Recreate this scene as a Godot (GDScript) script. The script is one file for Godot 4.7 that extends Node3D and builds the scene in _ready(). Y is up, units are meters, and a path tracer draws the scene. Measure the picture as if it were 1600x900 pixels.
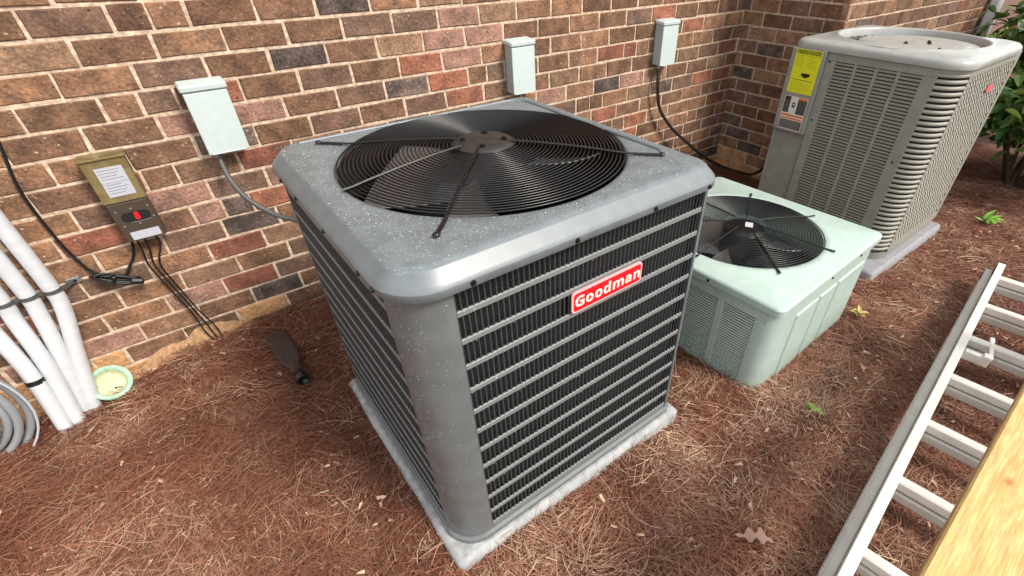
extends Node3D
# A back yard corner: three air conditioner condensers on pine straw beside a brick house.

var M := {}
var used := {}
var rng := RandomNumberGenerator.new()
var gnoise := FastNoiseLite.new()

# ---------------------------------------------------------------- shape helper
class Shape:
	var st := SurfaceTool.new()
	func _init() -> void:
		st.begin(Mesh.PRIMITIVE_TRIANGLES)
	func tri(a: Vector3, b: Vector3, c: Vector3, out: Vector3, g := -1) -> void:
		var n := (b - a).cross(c - a)
		if n.length_squared() < 1e-20:
			return
		st.set_smooth_group(g)
		st.add_vertex(a)
		if n.dot(out) > 0.0:
			st.add_vertex(c); st.add_vertex(b)
		else:
			st.add_vertex(b); st.add_vertex(c)
	func quad(a: Vector3, b: Vector3, c: Vector3, d: Vector3, out: Vector3, g := -1) -> void:
		tri(a, b, c, out, g)
		tri(a, c, d, out, g)
	# box with chamfered edges
	func box(c: Vector3, s: Vector3, bev := 0.0, bs := Basis.IDENTITY) -> void:
		var h := s * 0.5
		var b: float = minf(bev, minf(h.x, minf(h.y, h.z)) * 0.9)
		if b <= 0.0:
			for ax in 3:
				for sg in [-1.0, 1.0]:
					var n := Vector3.ZERO; n[ax] = sg
					var u := Vector3.ZERO; u[(ax + 1) % 3] = 1.0
					var v := Vector3.ZERO; v[(ax + 2) % 3] = 1.0
					var p := n * h[ax]
					var uu := u * h[(ax + 1) % 3]
					var vv := v * h[(ax + 2) % 3]
					quad(c + bs * (p - uu - vv), c + bs * (p + uu - vv), c + bs * (p + uu + vv), c + bs * (p - uu + vv), bs * n)
			return
		for ax in 3:
			var i1 := (ax + 1) % 3
			var i2 := (ax + 2) % 3
			for sg in [-1.0, 1.0]:
				var q := []
				for k in [[-1, -1], [1, -1], [1, 1], [-1, 1]]:
					var p := Vector3.ZERO
					p[ax] = sg * h[ax]; p[i1] = k[0] * (h[i1] - b); p[i2] = k[1] * (h[i2] - b)
					q.append(c + bs * p)
				var n := Vector3.ZERO; n[ax] = sg
				quad(q[0], q[1], q[2], q[3], bs * n)
			for s1 in [-1.0, 1.0]:
				for s2 in [-1.0, 1.0]:
					var a1 := Vector3.ZERO; a1[i1] = s1 * h[i1]; a1[i2] = s2 * (h[i2] - b)
					var a2 := Vector3.ZERO; a2[i1] = s1 * (h[i1] - b); a2[i2] = s2 * h[i2]
					var e := Vector3.ZERO; e[ax] = h[ax] - b
					var n := Vector3.ZERO; n[i1] = s1; n[i2] = s2
					quad(c + bs * (a1 - e), c + bs * (a1 + e), c + bs * (a2 + e), c + bs * (a2 - e), bs * n)
		for x in [-1.0, 1.0]:
			for y in [-1.0, 1.0]:
				for z in [-1.0, 1.0]:
					var sv := Vector3(x, y, z)
					var p0 := Vector3(x * h.x, y * (h.y - b), z * (h.z - b))
					var p1 := Vector3(x * (h.x - b), y * h.y, z * (h.z - b))
					var p2 := Vector3(x * (h.x - b), y * (h.y - b), z * h.z)
					tri(c + bs * p0, c + bs * p1, c + bs * p2, bs * sv)
	# loft through rings of equal size; out is judged from each ring's centre unless inward
	func loft(rings: Array, closed := true, smooth := true, inward := false, groups := []) -> void:
		for k in rings.size() - 1:
			var A: PackedVector3Array = rings[k]
			var B: PackedVector3Array = rings[k + 1]
			var n := A.size()
			var cc := Vector3.ZERO
			for p in A: cc += p
			for p in B: cc += p
			cc /= float(n * 2)
			var g: int = (groups[k] if groups.size() > k else 1) if smooth else -1
			for i in (n if closed else n - 1):
				var j := (i + 1) % n
				var m := (A[i] + A[j] + B[i] + B[j]) * 0.25 - cc
				quad(A[i], A[j], B[j], B[i], -m if inward else m, g)
	func cap(ring: PackedVector3Array, out: Vector3) -> void:
		var cc := Vector3.ZERO
		for p in ring: cc += p
		cc /= float(ring.size())
		for i in ring.size():
			tri(cc, ring[i], ring[(i + 1) % ring.size()], out, -1)
	# surface of revolution round +y at c: prof = [Vector2(r, y)]; normals judged by the profile's right side
	func lathe(c: Vector3, prof: Array, segs := 32, bs := Basis.IDENTITY, groups := []) -> void:
		for k in prof.size() - 1:
			var a: Vector2 = prof[k]
			var b: Vector2 = prof[k + 1]
			var d := b - a
			for i in segs:
				var t0 := TAU * i / segs
				var t1 := TAU * (i + 1) / segs
				var c0 := Vector3(cos(t0), 0, sin(t0))
				var c1 := Vector3(cos(t1), 0, sin(t1))
				var mid := (c0 + c1).normalized()
				var out := mid * d.y - Vector3.UP * d.x
				quad(c + bs * (c0 * a.x + Vector3.UP * a.y), c + bs * (c1 * a.x + Vector3.UP * a.y), c + bs * (c1 * b.x + Vector3.UP * b.y), c + bs * (c0 * b.x + Vector3.UP * b.y), bs * out, groups[k] if groups.size() > k else 1)
	func tube(pts: Array, r: float, sides := 8, closed := false, caps := true, taper := 1.0) -> void:
		var n := pts.size()
		var rings := []
		var prev_u := Vector3.ZERO
		for i in n:
			var t: Vector3
			if closed:
				t = (pts[(i + 1) % n] - pts[(i - 1 + n) % n]).normalized()
			else:
				t = (pts[mini(i + 1, n - 1)] - pts[maxi(i - 1, 0)]).normalized()
			var u: Vector3
			if prev_u == Vector3.ZERO:
				u = t.cross(Vector3.UP if absf(t.y) < 0.9 else Vector3.RIGHT).normalized()
			else:
				u = (prev_u - t * prev_u.dot(t)).normalized()
			prev_u = u
			var v := t.cross(u)
			var rr: float = r * lerpf(1.0, taper, float(i) / maxi(n - 1, 1))
			var ring := PackedVector3Array()
			for k in sides:
				var a := TAU * k / sides
				ring.append(pts[i] + (u * cos(a) + v * sin(a)) * rr)
			rings.append(ring)
		if closed:
			rings.append(rings[0])
		loft(rings)
		if caps and not closed:
			cap(rings[0], pts[0] - pts[1])
			cap(rings[n - 1], pts[n - 1] - pts[n - 2])
	func done() -> ArrayMesh:
		st.generate_normals()
		return st.commit()

# ---------------------------------------------------------------- naming helpers
func numbered(called: String) -> String:
	var n: int = used.get(called, 0)
	used[called] = n + 1
	return called if n == 0 else "%s_%03d" % [called, n]

func thing(called: String, label: String, category: String, at := Vector3.ZERO, turn := 0.0, group := "") -> Node3D:
	var o := Node3D.new()
	o.name = numbered(called)
	add_child(o)
	o.position = at
	o.rotation.y = turn
	return tag(o, label, category, group)

func tag(o: Node3D, label: String, category: String, group := "") -> Node3D:
	o.set_meta("label", label)
	o.set_meta("category", category)
	if group != "":
		o.set_meta("group", group)
	return o

func put(called: String, mesh: Mesh, mat: Material, parent: Node3D, xf := Transform3D.IDENTITY) -> MeshInstance3D:
	var o := MeshInstance3D.new()
	if parent == self:
		o.name = numbered(called)
	else:
		var key := "%d/%s" % [parent.get_instance_id(), called]
		var n: int = used.get(key, 0)
		used[key] = n + 1
		o.name = called if n == 0 else "%s_%03d" % [called, n]
	o.mesh = mesh
	o.material_override = mat
	o.transform = xf
	parent.add_child(o, true)
	return o

func many(called: String, mesh: Mesh, mat: Material, parent: Node3D, xfs: Array, cols := []) -> MultiMeshInstance3D:
	var mm := MultiMesh.new()
	mm.transform_format = MultiMesh.TRANSFORM_3D
	mm.use_colors = cols.size() > 0
	mm.mesh = mesh
	mm.instance_count = xfs.size()
	for i in xfs.size():
		mm.set_instance_transform(i, xfs[i])
		if cols.size() > 0:
			mm.set_instance_color(i, cols[i])
	var o := MultiMeshInstance3D.new()
	o.multimesh = mm
	o.material_override = mat
	var key := "%d/%s" % [parent.get_instance_id(), called]
	var n: int = used.get(key, 0)
	used[key] = n + 1
	o.name = called if n == 0 else "%s_%03d" % [called, n]
	o.set_meta("kind", "stuff")
	parent.add_child(o, true)
	return o

# ---------------------------------------------------------------- curves
func spline(keys: Array, per := 8) -> Array:
	var out := []
	for i in keys.size() - 1:
		var p0: Vector3 = keys[maxi(i - 1, 0)]
		var p1: Vector3 = keys[i]
		var p2: Vector3 = keys[i + 1]
		var p3: Vector3 = keys[mini(i + 2, keys.size() - 1)]
		for k in per:
			out.append(p1.cubic_interpolate(p2, p0, p3, float(k) / per))
	out.append(keys[-1])
	return out

func circle_pts(c: Vector3, r: float, n: int, y := 0.0) -> Array:
	var out := []
	for i in n:
		var a := TAU * i / n
		out.append(c + Vector3(cos(a) * r, y, sin(a) * r))
	return out

# rounded rectangle in the xz plane, radii per corner in the order (-x,+z) (+x,+z) (+x,-z) (-x,-z)
func rrect(x0: float, x1: float, z0: float, z1: float, radii: Array, y: float, arc := 8, straight := 6) -> PackedVector3Array:
	var out := PackedVector3Array()
	var cs := [[x0, z1, 1, -1, PI], [x1, z1, -1, -1, PI * 0.5], [x1, z0, -1, 1, 0.0], [x0, z0, 1, 1, -PI * 0.5]]
	for k in 4:
		var c = cs[k]
		var r: float = radii[k]
		var cx: float = c[0] + c[2] * r
		var cz: float = c[1] + c[3] * r
		for i in arc + 1:
			var a: float = c[4] - PI * 0.5 * i / arc
			out.append(Vector3(cx + cos(a) * r, y, cz + sin(a) * r))
		var nx = cs[(k + 1) % 4]
		var r2: float = radii[(k + 1) % 4]
		var a2: float = nx[4]
		var e := Vector3(nx[0] + nx[2] * r2 + cos(a2) * r2, y, nx[1] + nx[3] * r2 + sin(a2) * r2)
		var s := out[out.size() - 1]
		for i in range(1, straight):
			out.append(s.lerp(e, float(i) / straight))
	return out

func to_circle(ring: PackedVector3Array, c: Vector3, r: float, y: float) -> PackedVector3Array:
	var out := PackedVector3Array()
	for p in ring:
		var d := Vector3(p.x - c.x, 0, p.z - c.z).normalized()
		out.append(Vector3(c.x + d.x * r, y, c.z + d.z * r))
	return out

# ---------------------------------------------------------------- materials
func noise(kind: int, freq: float, seed_: int, octaves := 4) -> FastNoiseLite:
	var n := FastNoiseLite.new()
	n.noise_type = kind
	n.frequency = freq
	n.seed = seed_
	n.fractal_octaves = octaves
	return n

func noise_bytes(size: int, kind: int, freq: float, seed_: int, octaves := 4) -> PackedByteArray:
	return noise(kind, freq, seed_, octaves).get_seamless_image(size, size).get_data()

func noise_tex(size: int, freq: float, seed_: int, lo: Color, hi: Color, octaves := 4) -> ImageTexture:
	var b := noise_bytes(size, FastNoiseLite.TYPE_SIMPLEX_SMOOTH, freq, seed_, octaves)
	var out := PackedByteArray()
	out.resize(size * size * 3)
	var ramp := []
	for i in 256:
		var c := lo.lerp(hi, smoothstep(0.2, 0.8, i / 255.0))
		ramp.append([int(c.r * 255), int(c.g * 255), int(c.b * 255)])
	for i in size * size:
		var c = ramp[b[i]]
		out[i * 3] = c[0]; out[i * 3 + 1] = c[1]; out[i * 3 + 2] = c[2]
	return ImageTexture.create_from_image(Image.create_from_data(size, size, false, Image.FORMAT_RGB8, out))

func flat(color: Color, rough: float, metal := 0.0) -> StandardMaterial3D:
	var m := StandardMaterial3D.new()
	m.albedo_color = color
	m.roughness = rough
	m.metallic = metal
	return m

func tri_tex(m: StandardMaterial3D, tex: Texture2D, scale: float, world := true) -> StandardMaterial3D:
	m.albedo_texture = tex
	m.uv1_triplanar = true
	m.uv1_world_triplanar = world
	m.uv1_scale = Vector3.ONE * scale
	return m

func bump(m: StandardMaterial3D, tex: Texture2D, amount: float) -> StandardMaterial3D:
	m.heightmap_enabled = true
	m.heightmap_texture = tex
	m.heightmap_scale = amount
	return m

# brick face: fine grain, dark flecks, lime specks, buff smears
func brick_texture(base: Color, spread: float, smear: float, specks: int, seed_: int) -> ImageTexture:
	var S := 512
	var fine := noise_bytes(S, FastNoiseLite.TYPE_SIMPLEX, 0.06, seed_, 5)
	var coarse := noise_bytes(S, FastNoiseLite.TYPE_SIMPLEX_SMOOTH, 0.010, seed_ + 7, 3)
	var blot := noise_bytes(S, FastNoiseLite.TYPE_SIMPLEX_SMOOTH, 0.016, seed_ + 13, 4)
	var out := PackedByteArray()
	out.resize(S * S * 3)
	var tan := Color(0.74, 0.62, 0.51)
	for i in S * S:
		var f := (fine[i] - 128) / 128.0
		var c := (coarse[i] - 128) / 128.0
		var k := 1.0 + spread * (f * 0.35 + c * 0.5)
		var s := clampf((blot[i] / 255.0 - 0.74) * 5.0, 0.0, 1.0) * smear * (0.6 + 0.4 * f)
		out[i * 3] = int(clampf(lerpf(base.r * k, tan.r, s), 0, 1) * 255)
		out[i * 3 + 1] = int(clampf(lerpf(base.g * k, tan.g, s), 0, 1) * 255)
		out[i * 3 + 2] = int(clampf(lerpf(base.b * k, tan.b, s), 0, 1) * 255)
	var im := Image.create_from_data(S, S, false, Image.FORMAT_RGB8, out)
	var r := RandomNumberGenerator.new()
	r.seed = seed_
	for i in specks:
		var x := r.randi_range(2, S - 8)
		var y := r.randi_range(2, S - 8)
		var w := r.randi_range(1, 4)
		var h := r.randi_range(1, 4)
		var light := r.randf() < 0.62
		var c := base.lerp(Color(0.82, 0.74, 0.66), r.randf_range(0.4, 0.9)) if light else base * r.randf_range(0.35, 0.6)
		c.a = 1.0
		for yy in h:
			for xx in w:
				if r.randf() < 0.75:
					im.set_pixel(x + xx, y + yy, c)
	for i in 130:                                  # lime pops and chipped spots
		var x := r.randf_range(8, S - 8)
		var y := r.randf_range(8, S - 8)
		var rad := r.randf_range(1.5, 4.0)
		var c := base.lerp(Color(0.86, 0.78, 0.70), r.randf_range(0.45, 0.85)) if r.randf() < 0.75 else base.darkened(0.5)
		for yy in range(-4, 5):
			for xx in range(-4, 5):
				var d := Vector2(xx, yy * 1.3).length() + r.randf_range(-0.8, 0.8)
				if d < rad: im.set_pixel(int(x) + xx, int(y) + yy, c)
	return ImageTexture.create_from_image(im)

func straw_texture(S: int) -> Image:
	var im := Image.create(S, S, false, Image.FORMAT_RGB8)
	im.fill(Color(0.33, 0.21, 0.155))
	var r := RandomNumberGenerator.new()
	r.seed = 77
	for i in 30000:
		var x := r.randf() * S
		var y := r.randf() * S
		var a := r.randf() * TAU
		var len := r.randi_range(6, 42)
		var bend := r.randfn(0.0, 0.006)
		var t := r.randf()
		var c := Color(0.40, 0.225, 0.155).lerp(Color(0.72, 0.54, 0.41), t) * r.randf_range(0.5, 1.0)
		for k in len:
			x += cos(a); y += sin(a); a += bend
			im.set_pixel(posmod(int(x), S), posmod(int(y), S), c)
	return im

func build_materials() -> void:
	var grain := ImageTexture.create_from_image(noise(FastNoiseLite.TYPE_SIMPLEX, 0.05, 3, 5).get_seamless_image(512, 512))
	var lumps := ImageTexture.create_from_image(noise(FastNoiseLite.TYPE_SIMPLEX, 0.02, 5, 4).get_seamless_image(512, 512))
	M.grain = grain
	var defs := [
		["brown", Color(0.53, 0.40, 0.325), 0.5, 0.9, 900],
		["red", Color(0.575, 0.375, 0.295), 0.42, 0.4, 700],
		["dark", Color(0.40, 0.345, 0.325), 0.75, 0.8, 700],
		["tan", Color(0.56, 0.44, 0.38), 0.45, 1.0, 1000],
	]
	M.bricks = {}
	for d in defs:
		var tex := brick_texture(d[1], d[2], d[3], d[4], 100 + hash(d[0]) % 1000)
		var list := []
		for k in 5:
			var tint := rng.randf_range(0.74, 1.0)
			var m := flat(Color(tint, tint * rng.randf_range(0.95, 1.0), tint * rng.randf_range(0.90, 0.97)), 0.9)
			tri_tex(m, tex, 1.9)
			m.uv1_offset = Vector3(rng.randf(), rng.randf(), rng.randf())
			bump(m, grain, 0.2)
			list.append(m)
		M.bricks[d[0]] = list
	var clay := tri_tex(flat(Color(1, 1, 1), 0.95), brick_texture(Color(0.70, 0.53, 0.37), 0.35, 0.5, 300, 901), 1.9)
	M.bricks.clay = [bump(clay, grain, 0.35)]
	M.mortar = bump(tri_tex(flat(Color(1, 1, 1), 0.95), noise_tex(512, 0.03, 21, Color(0.70, 0.61, 0.525), Color(0.83, 0.745, 0.655), 5), 2.3), lumps, 0.35)
	M.mortar_dark = bump(tri_tex(flat(Color(1, 1, 1), 0.95), noise_tex(512, 0.03, 22, Color(0.64, 0.57, 0.49), Color(0.77, 0.69, 0.60), 5), 2.3), lumps, 0.35)
	# ground
	var straw := straw_texture(1024)
	M.ground = bump(tri_tex(flat(Color(1, 1, 1), 0.95), ImageTexture.create_from_image(straw), 1.1), ImageTexture.create_from_image(straw), 0.8)
	M.sand = bump(tri_tex(flat(Color(1, 1, 1), 0.97), noise_tex(512, 0.04, 31, Color(0.56, 0.43, 0.31), Color(0.70, 0.55, 0.41), 5), 2.0), grain, 0.15)
	M.straw = flat(Color(1, 1, 1), 0.7)
	M.straw.vertex_color_use_as_albedo = true
	M.straw.backlight_enabled = true
	M.straw.backlight = Color(0.15, 0.15, 0.15)
	# painted steel of the grey unit
	M.cap = tri_tex(flat(Color(1, 1, 1), 0.42), noise_tex(512, 0.012, 41, Color(0.385, 0.412, 0.425), Color(0.425, 0.452, 0.463), 5), 2.2)
	M.cap.clearcoat_enabled = true
	M.cap.clearcoat = 0.25
	M.cap.clearcoat_roughness = 0.3
	M.steel = tri_tex(flat(Color(1, 1, 1), 0.38), noise_tex(512, 0.012, 43, Color(0.365, 0.382, 0.388), Color(0.395, 0.412, 0.418), 5), 2.2)
	M.steel.clearcoat_enabled = true
	M.steel.clearcoat = 0.3
	M.steel.clearcoat_roughness = 0.2
	M.steel_band = flat(Color(0.44, 0.452, 0.456), 0.5)
	M.steel_bar = flat(Color(0.27, 0.28, 0.285), 0.5)
	M.coil = flat(Color(0.03, 0.032, 0.034), 0.8)
	M.coil_tube = flat(Color(0.085, 0.09, 0.095), 0.5)
	M.black = flat(Color(0.07, 0.07, 0.075), 0.3)
	M.black_soft = flat(Color(0.085, 0.08, 0.08), 0.7)
	M.cavity = flat(Color(0.10, 0.10, 0.105), 0.6)
	M.blade = flat(Color(0.55, 0.53, 0.52), 0.2, 0.5)
	M.hub = tri_tex(flat(Color(1, 1, 1), 0.6), noise_tex(256, 0.02, 51, Color(0.12, 0.11, 0.105), Color(0.19, 0.165, 0.15), 4), 6.0, true)
	M.screw = flat(Color(0.12, 0.12, 0.12), 0.35, 0.6)
	M.water = flat(Color(0.78, 0.85, 0.85, 0.13), 0.08)
	M.water.transparency = BaseMaterial3D.TRANSPARENCY_ALPHA
	M.pad = bump(tri_tex(flat(Color(1, 1, 1), 0.75), noise_tex(512, 0.02, 61, Color(0.54, 0.545, 0.545), Color(0.64, 0.645, 0.645), 5), 2.0), grain, 0.05)
	M.pad_grey = bump(tri_tex(flat(Color(1, 1, 1), 0.7), noise_tex(512, 0.02, 62, Color(0.50, 0.495, 0.51), Color(0.55, 0.545, 0.56), 4), 2.0), grain, 0.04)
	# sage green unit
	M.sage = tri_tex(flat(Color(1, 1, 1), 0.42), noise_tex(512, 0.012, 71, Color(0.625, 0.695, 0.665), Color(0.65, 0.718, 0.688), 4), 2.0)
	M.sage_dark = flat(Color(0.07, 0.085, 0.08), 0.7)
	M.sage_slat = flat(Color(0.70, 0.765, 0.73), 0.45)
	# tall grey unit
	M.tall = tri_tex(flat(Color(1, 1, 1), 0.45), noise_tex(512, 0.012, 81, Color(0.50, 0.497, 0.475), Color(0.53, 0.527, 0.505), 4), 2.0)
	M.tall_lid = tri_tex(flat(Color(1, 1, 1), 0.3), noise_tex(512, 0.012, 82, Color(0.58, 0.585, 0.572), Color(0.62, 0.624, 0.61), 4), 2.0)
	M.tall_slat = flat(Color(0.55, 0.54, 0.50), 0.5)
	M.tall_dark = flat(Color(0.13, 0.125, 0.115), 0.8)
	M.plastic_box = tri_tex(flat(Color(1, 1, 1), 0.5), noise_tex(256, 0.02, 91, Color(0.715, 0.765, 0.755), Color(0.735, 0.78, 0.77), 4), 4.0)
	M.plastic_shade = flat(Color(0.64, 0.68, 0.67), 0.5)
	M.rubber = flat(Color(0.07, 0.068, 0.066), 0.45)
	M.whip = flat(Color(0.30, 0.29, 0.28), 0.5)
	M.cable = flat(Color(0.17, 0.135, 0.115), 0.55)
	M.brass = tri_tex(flat(Color(1, 1, 1), 0.35, 0.4), noise_tex(256, 0.02, 95, Color(0.50, 0.445, 0.30), Color(0.58, 0.52, 0.365), 4), 4.0)
	M.bronze = flat(Color(0.30, 0.255, 0.215), 0.4, 0.2)
	M.paper = flat(Color(0.68, 0.69, 0.72), 0.6)
	M.print_grey = flat(Color(0.50, 0.51, 0.55), 0.6)
	M.led = flat(Color(0.8, 0.05, 0.09), 0.4)
	M.led.emission_enabled = true
	M.led.emission = Color(0.95, 0.05, 0.12)
	M.led.emission_energy_multiplier = 0.7
	M.white_pipe = tri_tex(flat(Color(1, 1, 1), 0.4), noise_tex(512, 0.015, 97, Color(0.755, 0.765, 0.78), Color(0.785, 0.795, 0.808), 4), 3.0)
	M.galv = flat(Color(0.55, 0.58, 0.575), 0.4, 0.6)
	M.grey_tube = flat(Color(0.55, 0.565, 0.58), 0.5)
	M.grey_light = flat(Color(0.68, 0.69, 0.71), 0.5)
	M.mint = bump(tri_tex(flat(Color(1, 1, 1), 0.6), noise_tex(256, 0.03, 99, Color(0.58, 0.74, 0.63), Color(0.70, 0.83, 0.73), 4), 8.0), grain, 0.2)
	M.mint_inside = tri_tex(flat(Color(1, 1, 1), 0.8), noise_tex(256, 0.02, 98, Color(0.66, 0.68, 0.54), Color(0.76, 0.78, 0.66), 4), 8.0)
	M.stake = bump(tri_tex(flat(Color(1, 1, 1), 0.55), noise_tex(256, 0.03, 96, Color(0.20, 0.16, 0.15), Color(0.27, 0.22, 0.205), 4), 8.0), grain, 0.1)
	M.alu = tri_tex(flat(Color(1, 1, 1), 0.42, 0.25), noise_tex(512, 0.02, 111, Color(0.84, 0.825, 0.795), Color(0.875, 0.862, 0.834), 3), 1.0)
	M.alu_dull = tri_tex(flat(Color(1, 1, 1), 0.55, 0.2), noise_tex(512, 0.02, 112, Color(0.74, 0.72, 0.685), Color(0.77, 0.75, 0.715), 3), 1.0)
	M.red = flat(Color(0.83, 0.045, 0.10), 0.35)
	M.badge_rim = flat(Color(0.93, 0.66, 0.66), 0.4)
	M.badge_text = flat(Color(0.93, 0.80, 0.76), 0.4)
	M.pink = flat(Color(0.80, 0.36, 0.40), 0.5)
	M.white_paint = flat(Color(0.82, 0.82, 0.82), 0.5)
	M.ink = flat(Color(0.07, 0.07, 0.07), 0.6)
	M.soil = flat(Color(0.12, 0.08, 0.06), 0.95)
	M.bark = flat(Color(0.24, 0.18, 0.13), 0.9)
	M.leaf = flat(Color(1, 1, 1), 0.45)
	M.leaf.vertex_color_use_as_albedo = true
	M.leaf.backlight_enabled = true
	M.leaf.backlight = Color(0.35, 0.35, 0.35)
	M.dry_leaf = flat(Color(0.62, 0.47, 0.42), 0.8)
	M.pine_wood = wood_material()

func wood_material() -> StandardMaterial3D:
	var W := 1024
	var H := 256
	var n1 := noise(FastNoiseLite.TYPE_SIMPLEX_SMOOTH, 0.012, 201, 3)
	var n2 := noise(FastNoiseLite.TYPE_SIMPLEX_SMOOTH, 0.02, 202, 3)
	var n3 := noise(FastNoiseLite.TYPE_SIMPLEX, 0.12, 203, 3)
	var im := Image.create(W, H, false, Image.FORMAT_RGB8)
	var knots := [Vector2(270, 150), Vector2(640, 60), Vector2(850, 190)]
	for y in H:
		for x in W:
			var warp := n1.get_noise_2d(x * 0.25, y) * 26.0
			var near := 0.0
			for k in knots:
				var d: Vector2 = (Vector2(x, y) - k) * Vector2(0.55, 1.0)
				var e := exp(-d.length_squared() / 420.0)
				warp += e * 22.0
				near = maxf(near, exp(-d.length_squared() / 60.0))
			var g := 0.5 + 0.5 * sin((y + warp) * 0.22)
			var b := 0.5 + 0.5 * n2.get_noise_2d(x * 0.5, y * 1.3)
			var fib := n3.get_noise_2d(x * 0.06, y * 2.2)
			var c := Color(0.68, 0.53, 0.31).lerp(Color(0.83, 0.705, 0.47), clampf(g * 0.30 + b * 0.6 + fib * 0.45, 0, 1))
			c = c.lerp(Color(0.60, 0.32, 0.14), near * 0.75)
			im.set_pixel(x, y, c)
	var m := flat(Color(1, 1, 1), 0.7)
	m.albedo_texture = ImageTexture.create_from_image(im)
	m.uv1_triplanar = true
	m.uv1_world_triplanar = false
	m.uv1_scale = Vector3(1.1, 3.6, 3.6)
	bump(m, M.grain, 0.06)
	return m

# ---------------------------------------------------------------- ground
func gy(x: float, z: float) -> float:
	var y := 0.0
	y += 0.065 * exp(-pow(z / 0.45, 2.0)) * smoothstep(-0.35, -0.05, x) * (1.0 - smoothstep(2.2, 3.2, x))
	y -= 0.02 * smoothstep(1.2, 1.9, x)
	y -= 0.015 * (1.0 - smoothstep(-0.5, -0.3, x))
	y += gnoise.get_noise_2d(x * 1.9, z * 1.9) * 0.026
	y += gnoise.get_noise_2d(x * 7.0 + 40.0, z * 7.0) * 0.008
	y += 0.02 * smoothstep(0.35, 0.2, absf(x - 0.3)) * smoothstep(0.9, 1.2, z) * smoothstep(1.7, 1.4, z)
	return y

func build_ground() -> void:
	var sh := Shape.new()
	var x0 := -3.0; var x1 := 8.0; var z0 := -0.05; var z1 := 5.0
	var step := 0.05
	var nx := int((x1 - x0) / step)
	var nz := int((z1 - z0) / step)
	var h := []
	for j in nz + 1:
		var row := PackedFloat32Array()
		for i in nx + 1:
			var x := x0 + i * step
			var z := z0 + j * step
			var y := gy(x, z)
			var edge: float = minf(minf(x - x0, x1 - x), z1 - z)
			row.append(lerpf(-0.06, y, smoothstep(0.0, 0.4, edge)))
		h.append(row)
	for j in nz:
		for i in nx:
			var xa := x0 + i * step; var xb := xa + step
			var za := z0 + j * step; var zb := za + step
			sh.quad(Vector3(xa, h[j][i], za), Vector3(xb, h[j][i + 1], za), Vector3(xb, h[j + 1][i + 1], zb), Vector3(xa, h[j + 1][i], zb), Vector3.UP, 1)
	put("ground", sh.done(), M.ground, self).set_meta("kind", "structure")
	var far := Shape.new()
	far.box(Vector3(0, -0.58, 0), Vector3(600, 1.0, 600))
	put("terrain", far.done(), M.ground, self).set_meta("kind", "structure")
	# bare sandy clay washed against the foot of the wall
	var s := Shape.new()
	var rows := 8
	var cols := 60
	for j in rows:
		for i in cols:
			var q := []
			for d in [[0, 0], [1, 0], [1, 1], [0, 1]]:
				var x: float = -0.75 + 0.95 * (i + d[0]) / cols
				var t: float = float(j + d[1]) / rows
				var wide := 0.07 + 0.05 * gnoise.get_noise_2d(x * 6.0, 3.0)
				var z := t * wide
				var top := (0.020 + 0.025 * smoothstep(-0.4, -0.1, x)) * smoothstep(0.2, 0.0, x) + 0.03 * gnoise.get_noise_2d(x * 5.0, 9.0)
				q.append(Vector3(x, gy(x, z) + top * pow(1.0 - t, 1.5) - 0.012 * t + 0.006 * gnoise.get_noise_2d(x * 40.0, z * 40.0), z))
			s.quad(q[0], q[1], q[2], q[3], Vector3.UP, 1)
	put("sandy_soil", s.done(), M.sand, self).set_meta("kind", "structure")

func needle_tuft(count: int, lo: float, hi: float, spread: float, radius: float, lift: float, width: float, r: RandomNumberGenerator) -> ArrayMesh:
	var v := PackedVector3Array()
	var nr := PackedVector3Array()
	var ix := PackedInt32Array()
	for k in count:
		var p := Vector3(r.randfn(0, radius), r.randf_range(0.0, 0.012), r.randfn(0, radius))
		var a := r.randfn(0, spread)
		var len := r.randf_range(lo, hi)
		var seg := 4
		var bend := r.randfn(0, 0.9) / seg * (len / 0.15)
		var pitch := r.randfn(0.02, lift)
		var roll := r.randf_range(-0.9, 0.9)
		var w := width * r.randf_range(0.7, 1.2)
		var base := v.size()
		for s in seg + 1:
			var d := Vector3(cos(a), pitch * (1.0 - 1.6 * s / seg), sin(a)).normalized()
			var side := Vector3(-sin(a), roll, cos(a)).normalized() * w * (1.0 - 0.5 * s / seg) * 0.5
			v.append(p - side); v.append(p + side)
			var n := side.cross(d).normalized()
			if n.y < 0: n = -n
			nr.append(n); nr.append(n)
			p += d * len / seg
			p.y = maxf(p.y, -0.01)
			a += bend
		for s in seg:
			var b := base + s * 2
			ix.append_array([b, b + 2, b + 1, b + 1, b + 2, b + 3])
	var arr := []
	arr.resize(Mesh.ARRAY_MAX)
	arr[Mesh.ARRAY_VERTEX] = v
	arr[Mesh.ARRAY_NORMAL] = nr
	arr[Mesh.ARRAY_INDEX] = ix
	var m := ArrayMesh.new()
	m.add_surface_from_arrays(Mesh.PRIMITIVE_TRIANGLES, arr)
	return m

func blocked(x: float, z: float) -> bool:
	if x > 0.300 and x < 1.25 and z > 0.60 and z < 1.548: return true
	if x > 0.345 and x < 1.20 and z > 0.62 and z < 1.50: return true
	var d := Vector2(x - 1.947, z - 1.201).rotated(0.044)
	if absf(d.x) < 0.42 and absf(d.y) < 0.42: return true
	if x > 2.74 and x < 3.61 and z > 0.70 and z < 1.55: return true
	if z < 0.02 or (x > 3.42 and z < 0.70): return true
	return false

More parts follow.
